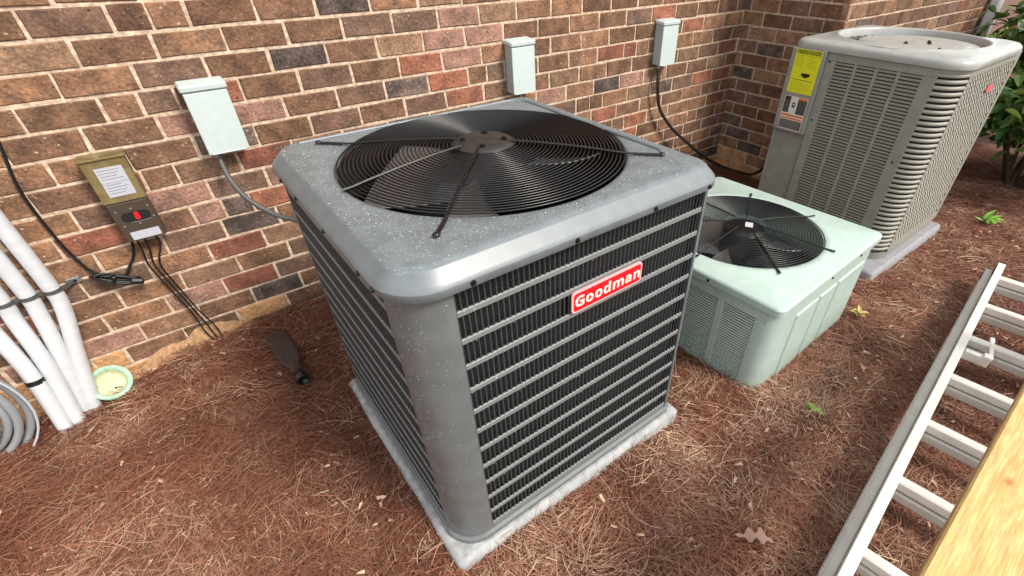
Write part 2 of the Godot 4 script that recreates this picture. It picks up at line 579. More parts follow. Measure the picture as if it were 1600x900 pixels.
func build_straw() -> void:
	var root := Node3D.new()
	root.name = "pine_straw"
	root.set_meta("kind", "stuff")
	root.set_meta("label", "reddish brown pine straw covering the bed around the units")
	add_child(root)
	var r := RandomNumberGenerator.new()
	r.seed = 4242
	var zone := noise(FastNoiseLite.TYPE_SIMPLEX_SMOOTH, 1.0, 301, 3)
	var groups := []
	for k in 5:
		groups.append({"mesh": needle_tuft(18, 0.05, 0.155, 0.55, 0.035, 0.10, 0.0021, r), "xf": [], "col": []})
	for k in 3:
		groups.append({"mesh": needle_tuft(26, 0.015, 0.06, 3.0, 0.035, 0.10, 0.0024, r), "xf": [], "col": []})
	for k in 2:
		groups.append({"mesh": needle_tuft(9, 0.11, 0.20, 0.35, 0.02, 0.22, 0.0022, r), "xf": [], "col": []})
	var total := 26000
	var made := 0
	while made < total:
		# denser near the viewer's field: x -1.1..4.9, z 0..3
		var x := r.randf_range(-1.3, 5.6)
		var z := r.randf_range(0.0, 2.9)
		if r.randf() > 1.0 - 0.10 * maxf(0.0, x - 2.2): continue
		if blocked(x, z): continue
		made += 1
		var sandy := smoothstep(0.12, 0.03, z) * smoothstep(-0.8, -0.4, x) * smoothstep(0.12, -0.02, x)
		if r.randf() < sandy * 0.80: continue
		var n := zone.get_noise_2d(x * 1.5, z * 1.5)
		var n2 := zone.get_noise_2d(x * 4.0 + 30.0, z * 4.0)
		# chopped, paler litter in front of and right of the grey unit; long red straw close to walls and pads
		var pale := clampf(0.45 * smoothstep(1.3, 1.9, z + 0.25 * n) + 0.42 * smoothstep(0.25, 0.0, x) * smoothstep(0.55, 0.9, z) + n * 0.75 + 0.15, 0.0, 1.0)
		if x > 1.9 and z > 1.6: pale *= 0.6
		if z > 1.93 - (x - 3.0) * 0.12 and x > 0.9: pale *= 0.35  # shade round the ladder and board, put into the straw colour as darker tufts
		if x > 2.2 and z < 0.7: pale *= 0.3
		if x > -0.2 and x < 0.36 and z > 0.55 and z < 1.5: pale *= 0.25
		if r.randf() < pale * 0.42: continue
		var k: int
		var roll := r.randf()
		if roll < 0.12 + pale * 0.72:
			k = 5 + r.randi() % 3
		elif roll > 0.955:
			k = 8 + r.randi() % 2
		else:
			k = r.randi() % 5
		# neighbouring tufts lie roughly the same way
		var a := n2 * 5.0 + r.randfn(0, 0.7)
		var s := r.randf_range(0.75, 1.2)
		var b := Basis(Vector3.UP, a) * Basis(Vector3.RIGHT, r.randfn(0, 0.07)) * Basis.from_scale(Vector3(s, r.randf_range(0.6, 1.3), s))
		groups[k].xf.append(Transform3D(b, Vector3(x, gy(x, z) + r.randf_range(-0.002, 0.012), z)))
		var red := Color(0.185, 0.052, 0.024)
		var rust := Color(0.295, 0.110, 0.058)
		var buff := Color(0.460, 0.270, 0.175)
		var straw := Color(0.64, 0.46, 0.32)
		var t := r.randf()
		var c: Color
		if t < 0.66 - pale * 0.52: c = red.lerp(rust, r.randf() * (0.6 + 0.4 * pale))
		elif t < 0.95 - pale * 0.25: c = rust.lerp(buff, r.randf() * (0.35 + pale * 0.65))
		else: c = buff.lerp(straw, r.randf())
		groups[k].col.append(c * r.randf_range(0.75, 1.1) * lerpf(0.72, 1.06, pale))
	# crumbs of bark and leaf among the needles
	var crumb := Shape.new()
	crumb.quad(Vector3(-0.011, 0.002, -0.006), Vector3(0.010, 0.004, -0.004), Vector3(0.012, 0.001, 0.005), Vector3(-0.009, 0.005, 0.006), Vector3.UP)
	crumb.tri(Vector3(0.010, 0.004, -0.004), Vector3(0.020, 0.0, 0.001), Vector3(0.012, 0.001, 0.005), Vector3.UP)
	var cx := []
	var cc := []
	while cx.size() < 2600:
		var x := r.randf_range(-1.2, 4.8)
		var z := r.randf_range(0.05, 2.7)
		if blocked(x, z): continue
		var s := r.randf_range(0.25, 1.0)
		cx.append(Transform3D(Basis(Vector3.UP, r.randf() * TAU) * Basis(Vector3.RIGHT, r.randfn(0, 0.35)) * Basis.from_scale(Vector3.ONE * s), Vector3(x, gy(x, z) + r.randf_range(0.012, 0.026), z)))
		cc.append(Color(0.14, 0.06, 0.035).lerp(Color(0.60, 0.42, 0.29), pow(r.randf(), 1.8)))
	many("bark_crumbs", crumb.done(), M.straw, root, cx, cc)
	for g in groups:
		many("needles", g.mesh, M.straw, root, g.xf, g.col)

# ---------------------------------------------------------------- brick house
func brick_meshes() -> Array:
	var out := []
	var r := RandomNumberGenerator.new()
	r.seed = 9
	for k in 10:
		var L := 0.1925; var H := 0.0712; var D := 0.045
		var sh := Shape.new()
		var f := []
		var e := []
		var bk := []
		for c in [[-1, -1], [1, -1], [1, 1], [-1, 1]]:
			var dx := r.randf_range(-0.0026, 0.0026)
			var dy := r.randf_range(-0.0022, 0.0022)
			f.append(Vector3(c[0] * (L * 0.5 - 0.0032) + dx, c[1] * (H * 0.5 - 0.0030) + dy, r.randf_range(-0.0008, 0.0008)))
			e.append(Vector3(c[0] * L * 0.5 + dx, c[1] * H * 0.5 + dy, -0.0035))
			bk.append(Vector3(c[0] * L * 0.5, c[1] * H * 0.5, -D))
		# worn arrises: a mid point on each long edge
		var ft: Vector3 = (f[2] + f[3]) * 0.5 + Vector3(r.randf_range(-0.03, 0.03), r.randf_range(-0.0014, 0.0010), 0)
		var fb: Vector3 = (f[0] + f[1]) * 0.5 + Vector3(r.randf_range(-0.03, 0.03), r.randf_range(-0.0010, 0.0014), 0)
		var et := Vector3(ft.x, (e[2].y + e[3].y) * 0.5 + r.randf_range(-0.001, 0.001), -0.0035)
		var eb := Vector3(fb.x, (e[0].y + e[1].y) * 0.5 + r.randf_range(-0.001, 0.001), -0.0035)
		var F := [f[0], fb, f[1], f[2], ft, f[3]]
		var E := [e[0], eb, e[1], e[2], et, e[3]]
		sh.quad(F[0], F[1], F[4], F[5], Vector3.BACK)
		sh.quad(F[1], F[2], F[3], F[4], Vector3.BACK)
		var B := [bk[0], (bk[0] + bk[1]) * 0.5, bk[1], bk[2], (bk[2] + bk[3]) * 0.5, bk[3]]
		for i in 6:
			var j := (i + 1) % 6
			var o: Vector3 = (F[i] + F[j]) * 0.5
			o.z = 0.0
			if absf(o.x) < 0.08: o.x = 0.0
			sh.quad(F[i], F[j], E[j], E[i], o.normalized() + Vector3.BACK * 0.5)
			sh.quad(E[i], E[j], B[j], B[i], o)
		out.append(sh.done())
	return out

func brick_kind(row: int, r: RandomNumberGenerator, dark_mix: float) -> Material:
	var t := r.randf()
	var kind := "brown"
	if t > 0.955 - dark_mix * 0.03: kind = "dark"  # walls with a higher value get a few more dark bricks
	elif t > 0.87: kind = "red"
	elif t > 0.62: kind = "tan"
	var l: Array = M.bricks[kind]
	return l[r.randi() % l.size()]

func build_house() -> void:
	var COURSE := 0.0813
	var TOP := 1.28454
	var house := thing("brick_house", "brown brick house wall with an inside corner behind the units", "house")
	var meshes := brick_meshes()
	var r := RandomNumberGenerator.new()
	r.seed = 21
	# phase of each course, read off the wall
	var phase := {}
	for q in [[0, 0.10]]:
		phase[q[0]] = q[1]
	var walls := [
		{"o": Vector3(0, 0, 0), "u": Vector3.RIGHT, "n": Vector3.BACK, "a": -2.6, "b": 3.46, "see": [-0.75, 3.46], "top": 1.50, "mortar": M.mortar, "dark_mix": 0.0},
		{"o": Vector3(3.46, 0, 0), "u": Vector3.BACK, "n": Vector3.LEFT, "a": 0.0, "b": 0.68, "see": [0.0, 0.68], "top": 1.2, "mortar": M.mortar_dark, "dark_mix": 1.0},
		{"o": Vector3(3.46, 0, 0.68), "u": Vector3.RIGHT, "n": Vector3.BACK, "a": 0.0, "b": 2.5, "see": [0.0, 2.45], "top": 1.2, "mortar": M.mortar, "dark_mix": 0.3},
	]
	for wi in walls.size():
		var w = walls[wi]
		var bs := Basis(w.u, Vector3.UP, w.n)
		var sh := Shape.new()
		var thick := 0.22
		var len: float = w.b - w.a
		var face := 0.0045
		# mortar body, its face set back a little behind the bricks
		if wi == 0:
			sh.box(Vector3((w.a + w.b) * 0.5 + thick * 0.5, 1.25, -face - thick * 0.5), Vector3(len + thick, 3.1, thick))
		elif wi == 1:
			sh.box(Vector3(3.46 + face + thick * 0.5, 1.25, 0.34 - face * 0.5), Vector3(thick, 3.1, 0.68 - face))
		else:
			sh.box(Vector3(3.46 + face + len * 0.5, 1.25, 0.68 - face - thick * 0.5 + 0.0), Vector3(len - 2.0 * face, 3.1, thick - 0.003))
		var wall := put("wall", sh.done(), w.mortar, house)
		var loose := {}
		var count := 0
		for row in range(-18, 19):
			var y := TOP - row * COURSE - COURSE * 0.5
			if y < -0.12: break
			if y > 2.78: continue
			var ph: float = ROW_PHASE.get(row, (0.13 if posmod(row, 2) == 0 else 0.02) + 0.006 * sin(row * 3.1)) if wi == 0 else fposmod(row * 0.1015 + 0.01 * sin(row * 2.0) + 0.05, 0.203)
			var u: float = w.a + fposmod(ph - w.a, 0.203) - 0.203
			while u < w.b:
				var ends := [u]
				if r.randf() < 0.06: ends.append(u + 0.1015)
				ends.append(u + 0.203)
				for k in ends.size() - 1:
					var ua: float = maxf(ends[k], w.a)
					var ub: float = minf(ends[k + 1], w.b)
					if wi == 1 and ub > w.b - 0.01: ub = w.b
					if ub - ua < 0.028: continue
					var s: float = (ub - ua - 0.0105 * (0.5 if ua == w.a or ub == w.b else 1.0)) / 0.1925
					var c: float = (ua + ub) * 0.5 + (0.0026 if ub == w.b else 0.0) - (0.0026 if ua == w.a else 0.0)
					var tilt := Basis(Vector3.BACK, r.randfn(0, 0.004)) * Basis(Vector3.UP, r.randfn(0, 0.004))
					var pos: Vector3 = w.o + bs * Vector3(c + r.randf_range(-0.0012, 0.0012), y + r.randf_range(-0.0015, 0.0015), r.randf_range(-0.0012, 0.0016))
					var xf := Transform3D(bs * tilt * Basis.from_scale(Vector3(s, 1, 1)), pos)
					var mesh: ArrayMesh = meshes[r.randi() % meshes.size()]
					var mat := brick_kind(row, r, w.dark_mix)
					if y < 0.10 + 0.03 * sin(c * 9.0) and (wi != 2) and not (wi == 0 and c > 0.5 and c < 2.3):
						mat = M.bricks.clay[0]
					var seen: bool = y > -0.03 and y < w.top and ub > w.see[0] and ua < w.see[1] and (wi != 0 or y < 1.46 - 0.085 * (c + 0.7)) and not (wi == 2 and (c < 0.6 and y < 0.9 or y < 0.7)) and not (wi == 0 and c > 0.62 and c < 1.75 and y < 0.70) and count < 330
					if seen:
						count += 1
						put("brick", mesh, mat, wall, xf)
					else:
						if not loose.has(mat): loose[mat] = {}
						if not loose[mat].has(mesh): loose[mat][mesh] = []
						loose[mat][mesh].append(xf)
				u += 0.203
		for mat in loose:
			var all := SurfaceTool.new()
			all.begin(Mesh.PRIMITIVE_TRIANGLES)
			for mesh in loose[mat]:
				for xf in loose[mat][mesh]:
					all.append_from(mesh, 0, xf)
			var rest := put("bricks", all.commit(), mat, wall)
			rest.set_meta("kind", "stuff")
	# eaves above
	var ev := Shape.new()
	ev.box(Vector3(0.4, 2.86, 0.12), Vector3(6.0, 0.10, 0.62), 0.004)
	ev.box(Vector3(4.85, 2.86, 0.80), Vector3(2.9, 0.10, 0.62), 0.004)
	put("eaves", ev.done(), M.white_paint, house)

const ROW_PHASE := {1: 0.005, 2: 0.125, 3: 0.0, 4: 0.121, 5: 0.194, 6: 0.104, 7: 0.176, 8: 0.090, 9: 0.164, 10: 0.080, 11: 0.155, 12: 0.073, 13: 0.152, 14: 0.066}

# ---------------------------------------------------------------- fan guards and fans
func wire_ring(r: float, wire: float, segs := 72) -> ArrayMesh:
	var sh := Shape.new()
	sh.tube(circle_pts(Vector3.ZERO, r, segs), wire, 5, true)
	return sh.done()

func fan(parent: Node3D, c: Vector3, r: float, blades: int, turn: float, mat: Material) -> void:
	var hubs := Shape.new()
	hubs.lathe(c, [Vector2(0, -0.03), Vector2(0.055, -0.03), Vector2(0.055, 0.03), Vector2(0, 0.03)], 24, Basis.IDENTITY, [2, 3, 4])
	put("fan_hub", hubs.done(), M.black_soft, parent)
	for k in blades:
		var sh := Shape.new()
		var rows := []
		for i in 9:
			var t := i / 8.0
			var rr := lerpf(0.05, r, t)
			var half: float = lerpf(0.30, 0.52, smoothstep(0.0, 0.6, t)) * (1.0 - 0.25 * t * t)
			var row := PackedVector3Array()
			for j in 7:
				var s := j / 6.0 * 2.0 - 1.0
				var a: float = turn + TAU * k / blades + s * half - 0.25 * t
				row.append(c + Vector3(cos(a) * rr, 0.055 * s * (1.0 - 0.25 * t) - 0.014 * (1.0 - s * s), sin(a) * rr))
			rows.append(row)
		for i in 8:
			for j in 6:
				sh.quad(rows[i][j], rows[i][j + 1], rows[i + 1][j + 1], rows[i + 1][j], Vector3.UP, 1)
				var d := Vector3(0, -0.0022, 0)
				sh.quad(rows[i][j] + d, rows[i][j + 1] + d, rows[i + 1][j + 1] + d, rows[i + 1][j] + d, Vector3.DOWN, 2)
		var bl := put("fan_blade", sh.done(), mat, parent)
		for e in [0, 6]:
			var ep := []
			for i in 9: ep.append(rows[i][e] + Vector3(0, -0.0008, 0))
			var es := Shape.new()
			es.tube(ep, 0.0022, 6)
			put("blade_edge", es.done(), M.galv, bl)

func screw(parent: Node3D, mesh: ArrayMesh, at: Vector3, n: Vector3) -> void:
	var b := Basis(Quaternion(Vector3.UP, n.normalized()))
	put("screw", mesh, M.screw, parent, Transform3D(b, at))

func screw_mesh(r: float) -> ArrayMesh:
	var sh := Shape.new()
	sh.lathe(Vector3.ZERO, [Vector2(r * 1.35, 0), Vector2(r * 1.35, r * 0.25), Vector2(r * 0.85, r * 0.4), Vector2(r * 0.8, r * 1.0), Vector2(0, r * 1.05)], 8, Basis.IDENTITY, [1, 2, 3, 4])
	return sh.done()

# ---------------------------------------------------------------- the big grey unit
func build_grey_unit() -> void:
	var pad := thing("equipment_pad", "light grey concrete pad under the big wet grey condenser", "equipment pad", Vector3(0.776, 0, 1.073))
	var ps := Shape.new()
	var rr := []
	for q in [[0.0, -0.07], [0.0, 0.030], [0.006, 0.040], [0.016, 0.045]]:
		rr.append(rrect(-0.4625 + q[0], 0.4625 - q[0], -0.4625 + q[0], 0.4625 - q[0], [0.02, 0.02, 0.02, 0.02], q[1], 5, 24))
	for ring in rr:
		for i in ring.size():
			ring[i] += Vector3(gnoise.get_noise_2d(ring[i].x * 7.0, ring[i].z * 7.0), 0.2 * gnoise.get_noise_2d(ring[i].z * 6.0, ring[i].x * 6.0), gnoise.get_noise_2d(ring[i].x * 7.0 + 9.0, ring[i].z * 7.0)) * 0.003
	ps.loft(rr)
	ps.cap(rr[3], Vector3.UP)
	put("slab", ps.done(), M.pad, pad)

	var u := thing("condenser", "large wet dark grey condenser with black fan guard and red badge, nearest the camera", "air conditioner", Vector3(0.776, 0.045, 1.073), 0.0)
	var h := 0.4315
	# base pan
	var bp := Shape.new()
	var b0 := rrect(-h - 0.008, h + 0.008, -h - 0.008, h + 0.008, [0.092, 0.03, 0.03, 0.03], 0.0)
	var b1 := rrect(-h - 0.008, h + 0.008, -h - 0.008, h + 0.008, [0.092, 0.03, 0.03, 0.03], 0.016)
	var b2 := rrect(-h, h, -h, h, [0.085, 0.025, 0.025, 0.025], 0.024)
	bp.loft([b0, b1, b2], true, true, false, [1, 2])
	bp.cap(b2, Vector3.UP)
	put("base_pan", bp.done(), M.steel, u)
	# corner posts
	var y0 := 0.018
	var y1 := 0.902
	for k in 4:
		var sx: float = [-1, 1, 1, -1][k]
		var sz: float = [1, 1, -1, -1][k]
		var rad: float = 0.085 if k == 0 else 0.020
		var ext: float = 0.100 if k == 0 else 0.024
		var line := PackedVector3Array()
		line.append(Vector3(sx * (h - 0.012), 0, sz * (h - ext)))
		line.append(Vector3(sx * h, 0, sz * (h - ext)))
		for i in 15:
			var a := PI * 0.5 * i / 14.0
			line.append(Vector3(sx * (h - rad + cos(a) * rad), 0, sz * (h - rad + sin(a) * rad)))
		line.append(Vector3(sx * (h - ext), 0, sz * h))
		line.append(Vector3(sx * (h - ext), 0, sz * (h - 0.012)))
		var lo := PackedVector3Array()
		var hi := PackedVector3Array()
		for p in line:
			lo.append(p + Vector3(0, y0, 0)); hi.append(p + Vector3(0, y1, 0))
		var sh := Shape.new()
		for i in line.size() - 1:
			var out := Vector3(sx, 0, sz)
			if i == 0: out = Vector3(0, 0, -sz)
			if i == line.size() - 2: out = Vector3(-sx, 0, 0)
			sh.quad(lo[i], lo[i + 1], hi[i + 1], hi[i], out, 10 + i if (i == 0 or i == line.size() - 2) else 1)
		put("corner_post", sh.done(), M.steel, u)
	# louvred panels: [origin of left end seen from outside, along, outward, length]
	var front_l := -h + 0.100
	var panels := [
		[Vector3(front_l, 0, h), Vector3.RIGHT, Vector3.BACK, 2 * h - 0.124],
		[Vector3(-h, 0, -h + 0.024), Vector3.BACK, Vector3.LEFT, 2 * h - 0.124],
		[Vector3(h, 0, h - 0.024), Vector3.FORWARD, Vector3.RIGHT, 2 * h - 0.048],
		[Vector3(h - 0.024, 0, -h), Vector3.LEFT, Vector3.FORWARD, 2 * h - 0.048],
	]
	var pitch := 0.0712
	var first := 0.043
	for pi in 4:
		var p = panels[pi]
		var L: float = p[3]
		var bs := Basis(p[1], Vector3.UP, p[2])
		var panel := Node3D.new()
		panel.name = "louvre_panel" if pi == 0 else "louvre_panel_%03d" % pi
		panel.transform = Transform3D(bs, p[0])
		u.add_child(panel)
		for row in 13:
			var sh := Shape.new()
			var yc := first + row * pitch - 0.010 + (0.004 if row == 0 else 0.0)
			var hh := 0.0150
			if row == 0: hh = 0.022
			if row == 12: hh = 0.026; yc += 0.004
			sh.box(Vector3(L * 0.5, yc, -0.0055), Vector3(L - 0.002, hh, 0.007), 0.002)
			put("louvre_band", sh.done(), M.steel_band, panel)
		var bars := Shape.new()
		var nb := int(round(L / 0.0134))
		var tw := Basis(Vector3.UP, 0.35)
		for i in nb + 1:
			var x := L * i / nb
			for row in 12:
				var ya := first + row * pitch - 0.002
				bars.box(Vector3(clampf(x, 0.002, L - 0.002), ya + 0.0275, -0.0042), Vector3(0.0019, 0.0560, 0.0034), 0.0, tw)
		var bo := put("louvre_bars", bars.done(), M.steel_bar, panel)
		bo.set_meta("kind", "stuff")
		var coil := Shape.new()
		coil.box(Vector3(L * 0.5, 0.462, -0.028), Vector3(L + 0.030, 0.885, 0.012))
		put("coil", coil.done(), M.coil, panel)
		var tubes := Shape.new()
		for i in 36:
			tubes.box(Vector3(L * 0.5, 0.035 + i * 0.024, -0.0205), Vector3(L - 0.004, 0.0035, 0.003))
		put("coil_tubes", tubes.done(), M.coil_tube, panel)
	# top cover
	var H := 0.4515
	var fan_c := Vector3(0.018, 0, -0.02)
	var R := 0.380
	var cp := Shape.new()
	var rad := [0.105, 0.075, 0.075, 0.105]
	var rings := []
	var prof := [[0.014, 0.884], [0.003, 0.882], [0.0, 0.885], [0.0, 0.900], [0.0025, 0.905], [0.007, 0.910], [0.028, 0.931], [0.035, 0.9355], [0.047, 0.937]]
	for q in prof:
		var rd := []
		for x in rad: rd.append(maxf(0.02, x - q[0]))
		rings.append(rrect(-H + q[0], H + 0.008 - q[0], -H + q[0], H - q[0], rd, q[1], 12, 14))
	var rim := rings[rings.size() - 1] as PackedVector3Array
	rings.append(to_circle(rim, fan_c, R + 0.012, 0.935))
	rings.append(to_circle(rim, fan_c, R + 0.004, 0.932))
	rings.append(to_circle(rim, fan_c, R, 0.923))
	cp.loft(rings.slice(0, 9), true, true, false, [1, 1, 1, 2, 2, 3, 4, 4])
	for k in range(8, 11):
		for i in rim.size():
			var j := (i + 1) % rim.size()
			cp.quad(rings[k][i], rings[k][j], rings[k + 1][j], rings[k + 1][i], Vector3.UP if k < 10 else (fan_c - rings[k][i]) * Vector3(1, 0, 1) + Vector3.UP, 4)
	put("top_cover", cp.done(), M.cap, u)
	# shroud below the opening
	var shr := Shape.new()
	var r_prev := rings[11] as PackedVector3Array
	var lower := to_circle(rim, fan_c, R - 0.004, 0.80)
	var lower2 := to_circle(rim, fan_c, R + 0.03, 0.77)
	shr.loft([r_prev, lower, lower2], true, true, true)
	put("fan_shroud", shr.done(), M.cavity, u)
	var floor_ := Shape.new()
	floor_.box(Vector3(0, 0.06, 0), Vector3(2 * h - 0.09, 0.03, 2 * h - 0.09))
	floor_.box(Vector3(0.16, 0.25, -0.14), Vector3(0.20, 0.35, 0.20), 0.05)
	put("compressor", floor_.done(), M.black_soft, u)
	# embossed rib near the far and right edges of the cover
	var rib := Shape.new()
	var path := []
	path.append(Vector3(-0.36, 0.9370, -0.392))
	path.append(Vector3(0.30, 0.9370, -0.392))
	for i in 7:
		var a := -PI * 0.5 + PI * 0.5 * i / 6.0
		path.append(Vector3(0.33 + cos(a) * 0.06, 0.9370, -0.332 + sin(a) * 0.06))
	path.append(Vector3(0.392, 0.9370, 0.26))
	for i in range(1, 5):
		var a := PI * 0.25 * i / 4.0
		path.append(Vector3(0.342 + cos(a) * 0.05, 0.9370 - 0.0008 * i, 0.26 + sin(a) * 0.05))
	rib.tube(path, 0.0062, 10)
	put("embossed_rib", rib.done(), M.cap, u)
	# fan guard
	var guard := Node3D.new()
	guard.name = "fan_guard"
	guard.position = fan_c + Vector3(0, 0.935, 0)
	u.add_child(guard)
	var n := 29
	for i in n:
		var r := lerpf(0.086, R - 0.002, float(i) / (n - 1))
		var yy := 0.022 * (1.0 - pow(r / R, 2.0)) + 0.003
		put("wire_ring", wire_ring(r, 0.0022), M.black, guard, Transform3D(Basis.IDENTITY, Vector3(0, yy, 0)))
	for q in [[Vector2(-0.345, -0.345), 0.475], [Vector2(-0.315, 0.345), 0.475], [Vector2(0.345, 0.33), 0.475], [Vector2(-0.40, 0.03), 0.392]]:
		var d: Vector2 = q[0].normalized()
		var L: float = q[1]
		var sp := Shape.new()
		for off in [-0.0024, 0.0024]:
			var pts := []
			var nn := 14
			for i in nn + 1:
				var t := lerpf(0.07, L, float(i) / nn)
				var yy := 0.026 * maxf(0.0, 1.0 - pow(t / R, 2.0)) + 0.0065
				if t > R: yy = 0.0065
				pts.append(Vector3(d.x * t - d.y * off, yy, d.y * t + d.x * off))
			sp.tube(pts, 0.0020, 6)
		if L > 0.42:
			sp.box(Vector3(d.x * (L - 0.035), 0.0055, d.y * (L - 0.035)), Vector3(0.075, 0.004, 0.010), 0.001, Basis(Vector3.UP, -d.angle()))
			sp.lathe(Vector3(d.x * L, 0.005, d.y * L), [Vector2(0.008, 0), Vector2(0.008, 0.003), Vector2(0.005, 0.006), Vector2(0, 0.007)], 12)
		put("spoke", sp.done(), M.black, guard)
	var hub := Shape.new()
	hub.lathe(Vector3.ZERO, [Vector2(0.0, 0.010), Vector2(0.084, 0.010), Vector2(0.087, 0.015), Vector2(0.084, 0.024), Vector2(0.076, 0.030), Vector2(0.03, 0.033), Vector2(0.0, 0.033)], 48)
	put("motor_plate", hub.done(), M.hub, guard)
	var sm := screw_mesh(0.007)
	for k in 4:
		var a := TAU * k / 4.0 + 0.6
		screw(guard, sm, Vector3(cos(a) * 0.055, 0.032, sin(a) * 0.055), Vector3.UP)
	var motor := Shape.new()
	motor.lathe(fan_c + Vector3(0, 0.80, 0), [Vector2(0, 0), Vector2(0.065, 0.0), Vector2(0.072, 0.01), Vector2(0.072, 0.13), Vector2(0, 0.14)], 32, Basis.IDENTITY, [1, 1, 1, 2])
	put("motor", motor.done(), M.black_soft, u)
	fan(u, fan_c + Vector3(0, 0.835, 0), 0.355, 3, 2.2, M.blade)
	# screws along the cover's skirt
	var ss := screw_mesh(0.0048)
	for x in [0.479, 0.729, 0.967, 1.165]:
		screw(u, ss, Vector3(x - 0.776, 0.892, H), Vector3.BACK)
	for z in [0.80, 0.94, 1.15, 1.36, 1.43]:
		screw(u, ss, Vector3(-H, 0.892, z - 1.073), Vector3.LEFT)
	# badge
	var badge := Node3D.new()
	badge.name = "badge"
	badge.position = Vector3(0.845 - 0.776, 0.759 - 0.045, h + 0.001)
	u.add_child(badge)
	var bw := 0.116
	var bh := 0.0305
	var plate := Shape.new()
	var q0 := slab_ring(bw, bh, 0.011, 0.0)
	var q1 := slab_ring(bw, bh, 0.011, 0.004)
	plate.loft([q0, q1], true, false)
	plate.cap(q1, Vector3.BACK)
	put("badge_border", plate.done(), M.badge_rim, badge)
	var red := Shape.new()
	var e0 := slab_ring(bw - 0.0055, bh - 0.0055, 0.008, 0.004)
	var e1 := slab_ring(bw - 0.0055, bh - 0.0055, 0.008, 0.0052)
	red.loft([e0, e1], true, false)
	red.cap(e1, Vector3.BACK)
	put("badge_face", red.done(), M.red, badge)
	put("badge_lettering", text_mesh("Goodman", 0.040, 0.0016, true), M.badge_text, badge, Transform3D(Basis.from_scale(Vector3(1.18, 1.0, 1.0)), Vector3(0, 0.001, 0.0058)))
	# rain drops
	var dome := SphereMesh.new()
	dome.radial_segments = 10
	dome.rings = 5
	dome.radius = 1.0
	dome.height = 2.0
	var xfs := []
	var r := RandomNumberGenerator.new()
	r.seed = 5
	while xfs.size() < 3600:
		var x := r.randf_range(-H + 0.03, H - 0.03)
		var z := r.randf_range(-H + 0.03, H - 0.03)
		if Vector2(x - fan_c.x, z - fan_c.z).length() < R + 0.016: continue
		if absf(x) > H - 0.10 and absf(z) > H - 0.10 and Vector2(absf(x) - H + 0.10, absf(z) - H + 0.10).length() > 0.085: continue
		var s := r.randf_range(0.0006, 0.0018) * (1.0 if r.randf() < 0.9 else 1.5)
		xfs.append(Transform3D(Basis.from_scale(Vector3(s * r.randf_range(0.8, 1.3), s * 0.38, s)), Vector3(x, 0.9368, z)))
	for i in 300:
		var a := r.randf() * PI * 0.5
		var y := y1 - pow(r.randf(), 1.4) * 0.80
		var s := r.randf_range(0.0006, 0.0018)
		var nrm := Vector3(-cos(a), 0, sin(a))
		xfs.append(Transform3D(Basis(Quaternion(Vector3.UP, nrm)) * Basis.from_scale(Vector3(s, s * 0.5, s * r.randf_range(1.0, 1.5))), Vector3(-h + 0.085, y, h - 0.085) + nrm * 0.0852))
	for i in 260:
		var s := r.randf_range(0.0008, 0.002)
		var row := r.randi() % 13
		xfs.append(Transform3D(Basis.from_scale(Vector3(s, s * 1.2, s * 0.6)), Vector3(r.randf_range(front_l, h - 0.02), first + row * pitch - 0.010 + r.randf_range(-0.007, 0.007), h + 0.0002)))
	many("water_drops", dome, M.water, u, xfs)

func slab_ring(w: float, h: float, r: float, z: float) -> PackedVector3Array:
	var flat_ring := rrect(-w, w, -h, h, [r, r, r, r], 0.0, 6, 2)
	var out := PackedVector3Array()
	for p in flat_ring:
		out.append(Vector3(p.x, p.z, z))
	return out

func text_mesh(t: String, size: float, depth: float, bold := false) -> TextMesh:
	var f := SystemFont.new()
	f.font_names = PackedStringArray(["Droid Sans"])
	if bold: f.font_weight = 700
	var m := TextMesh.new()
	m.text = t
	m.font = f
	m.font_size = 64
	m.pixel_size = size / 64.0
	m.depth = depth
	m.curve_step = 2.0
	return m

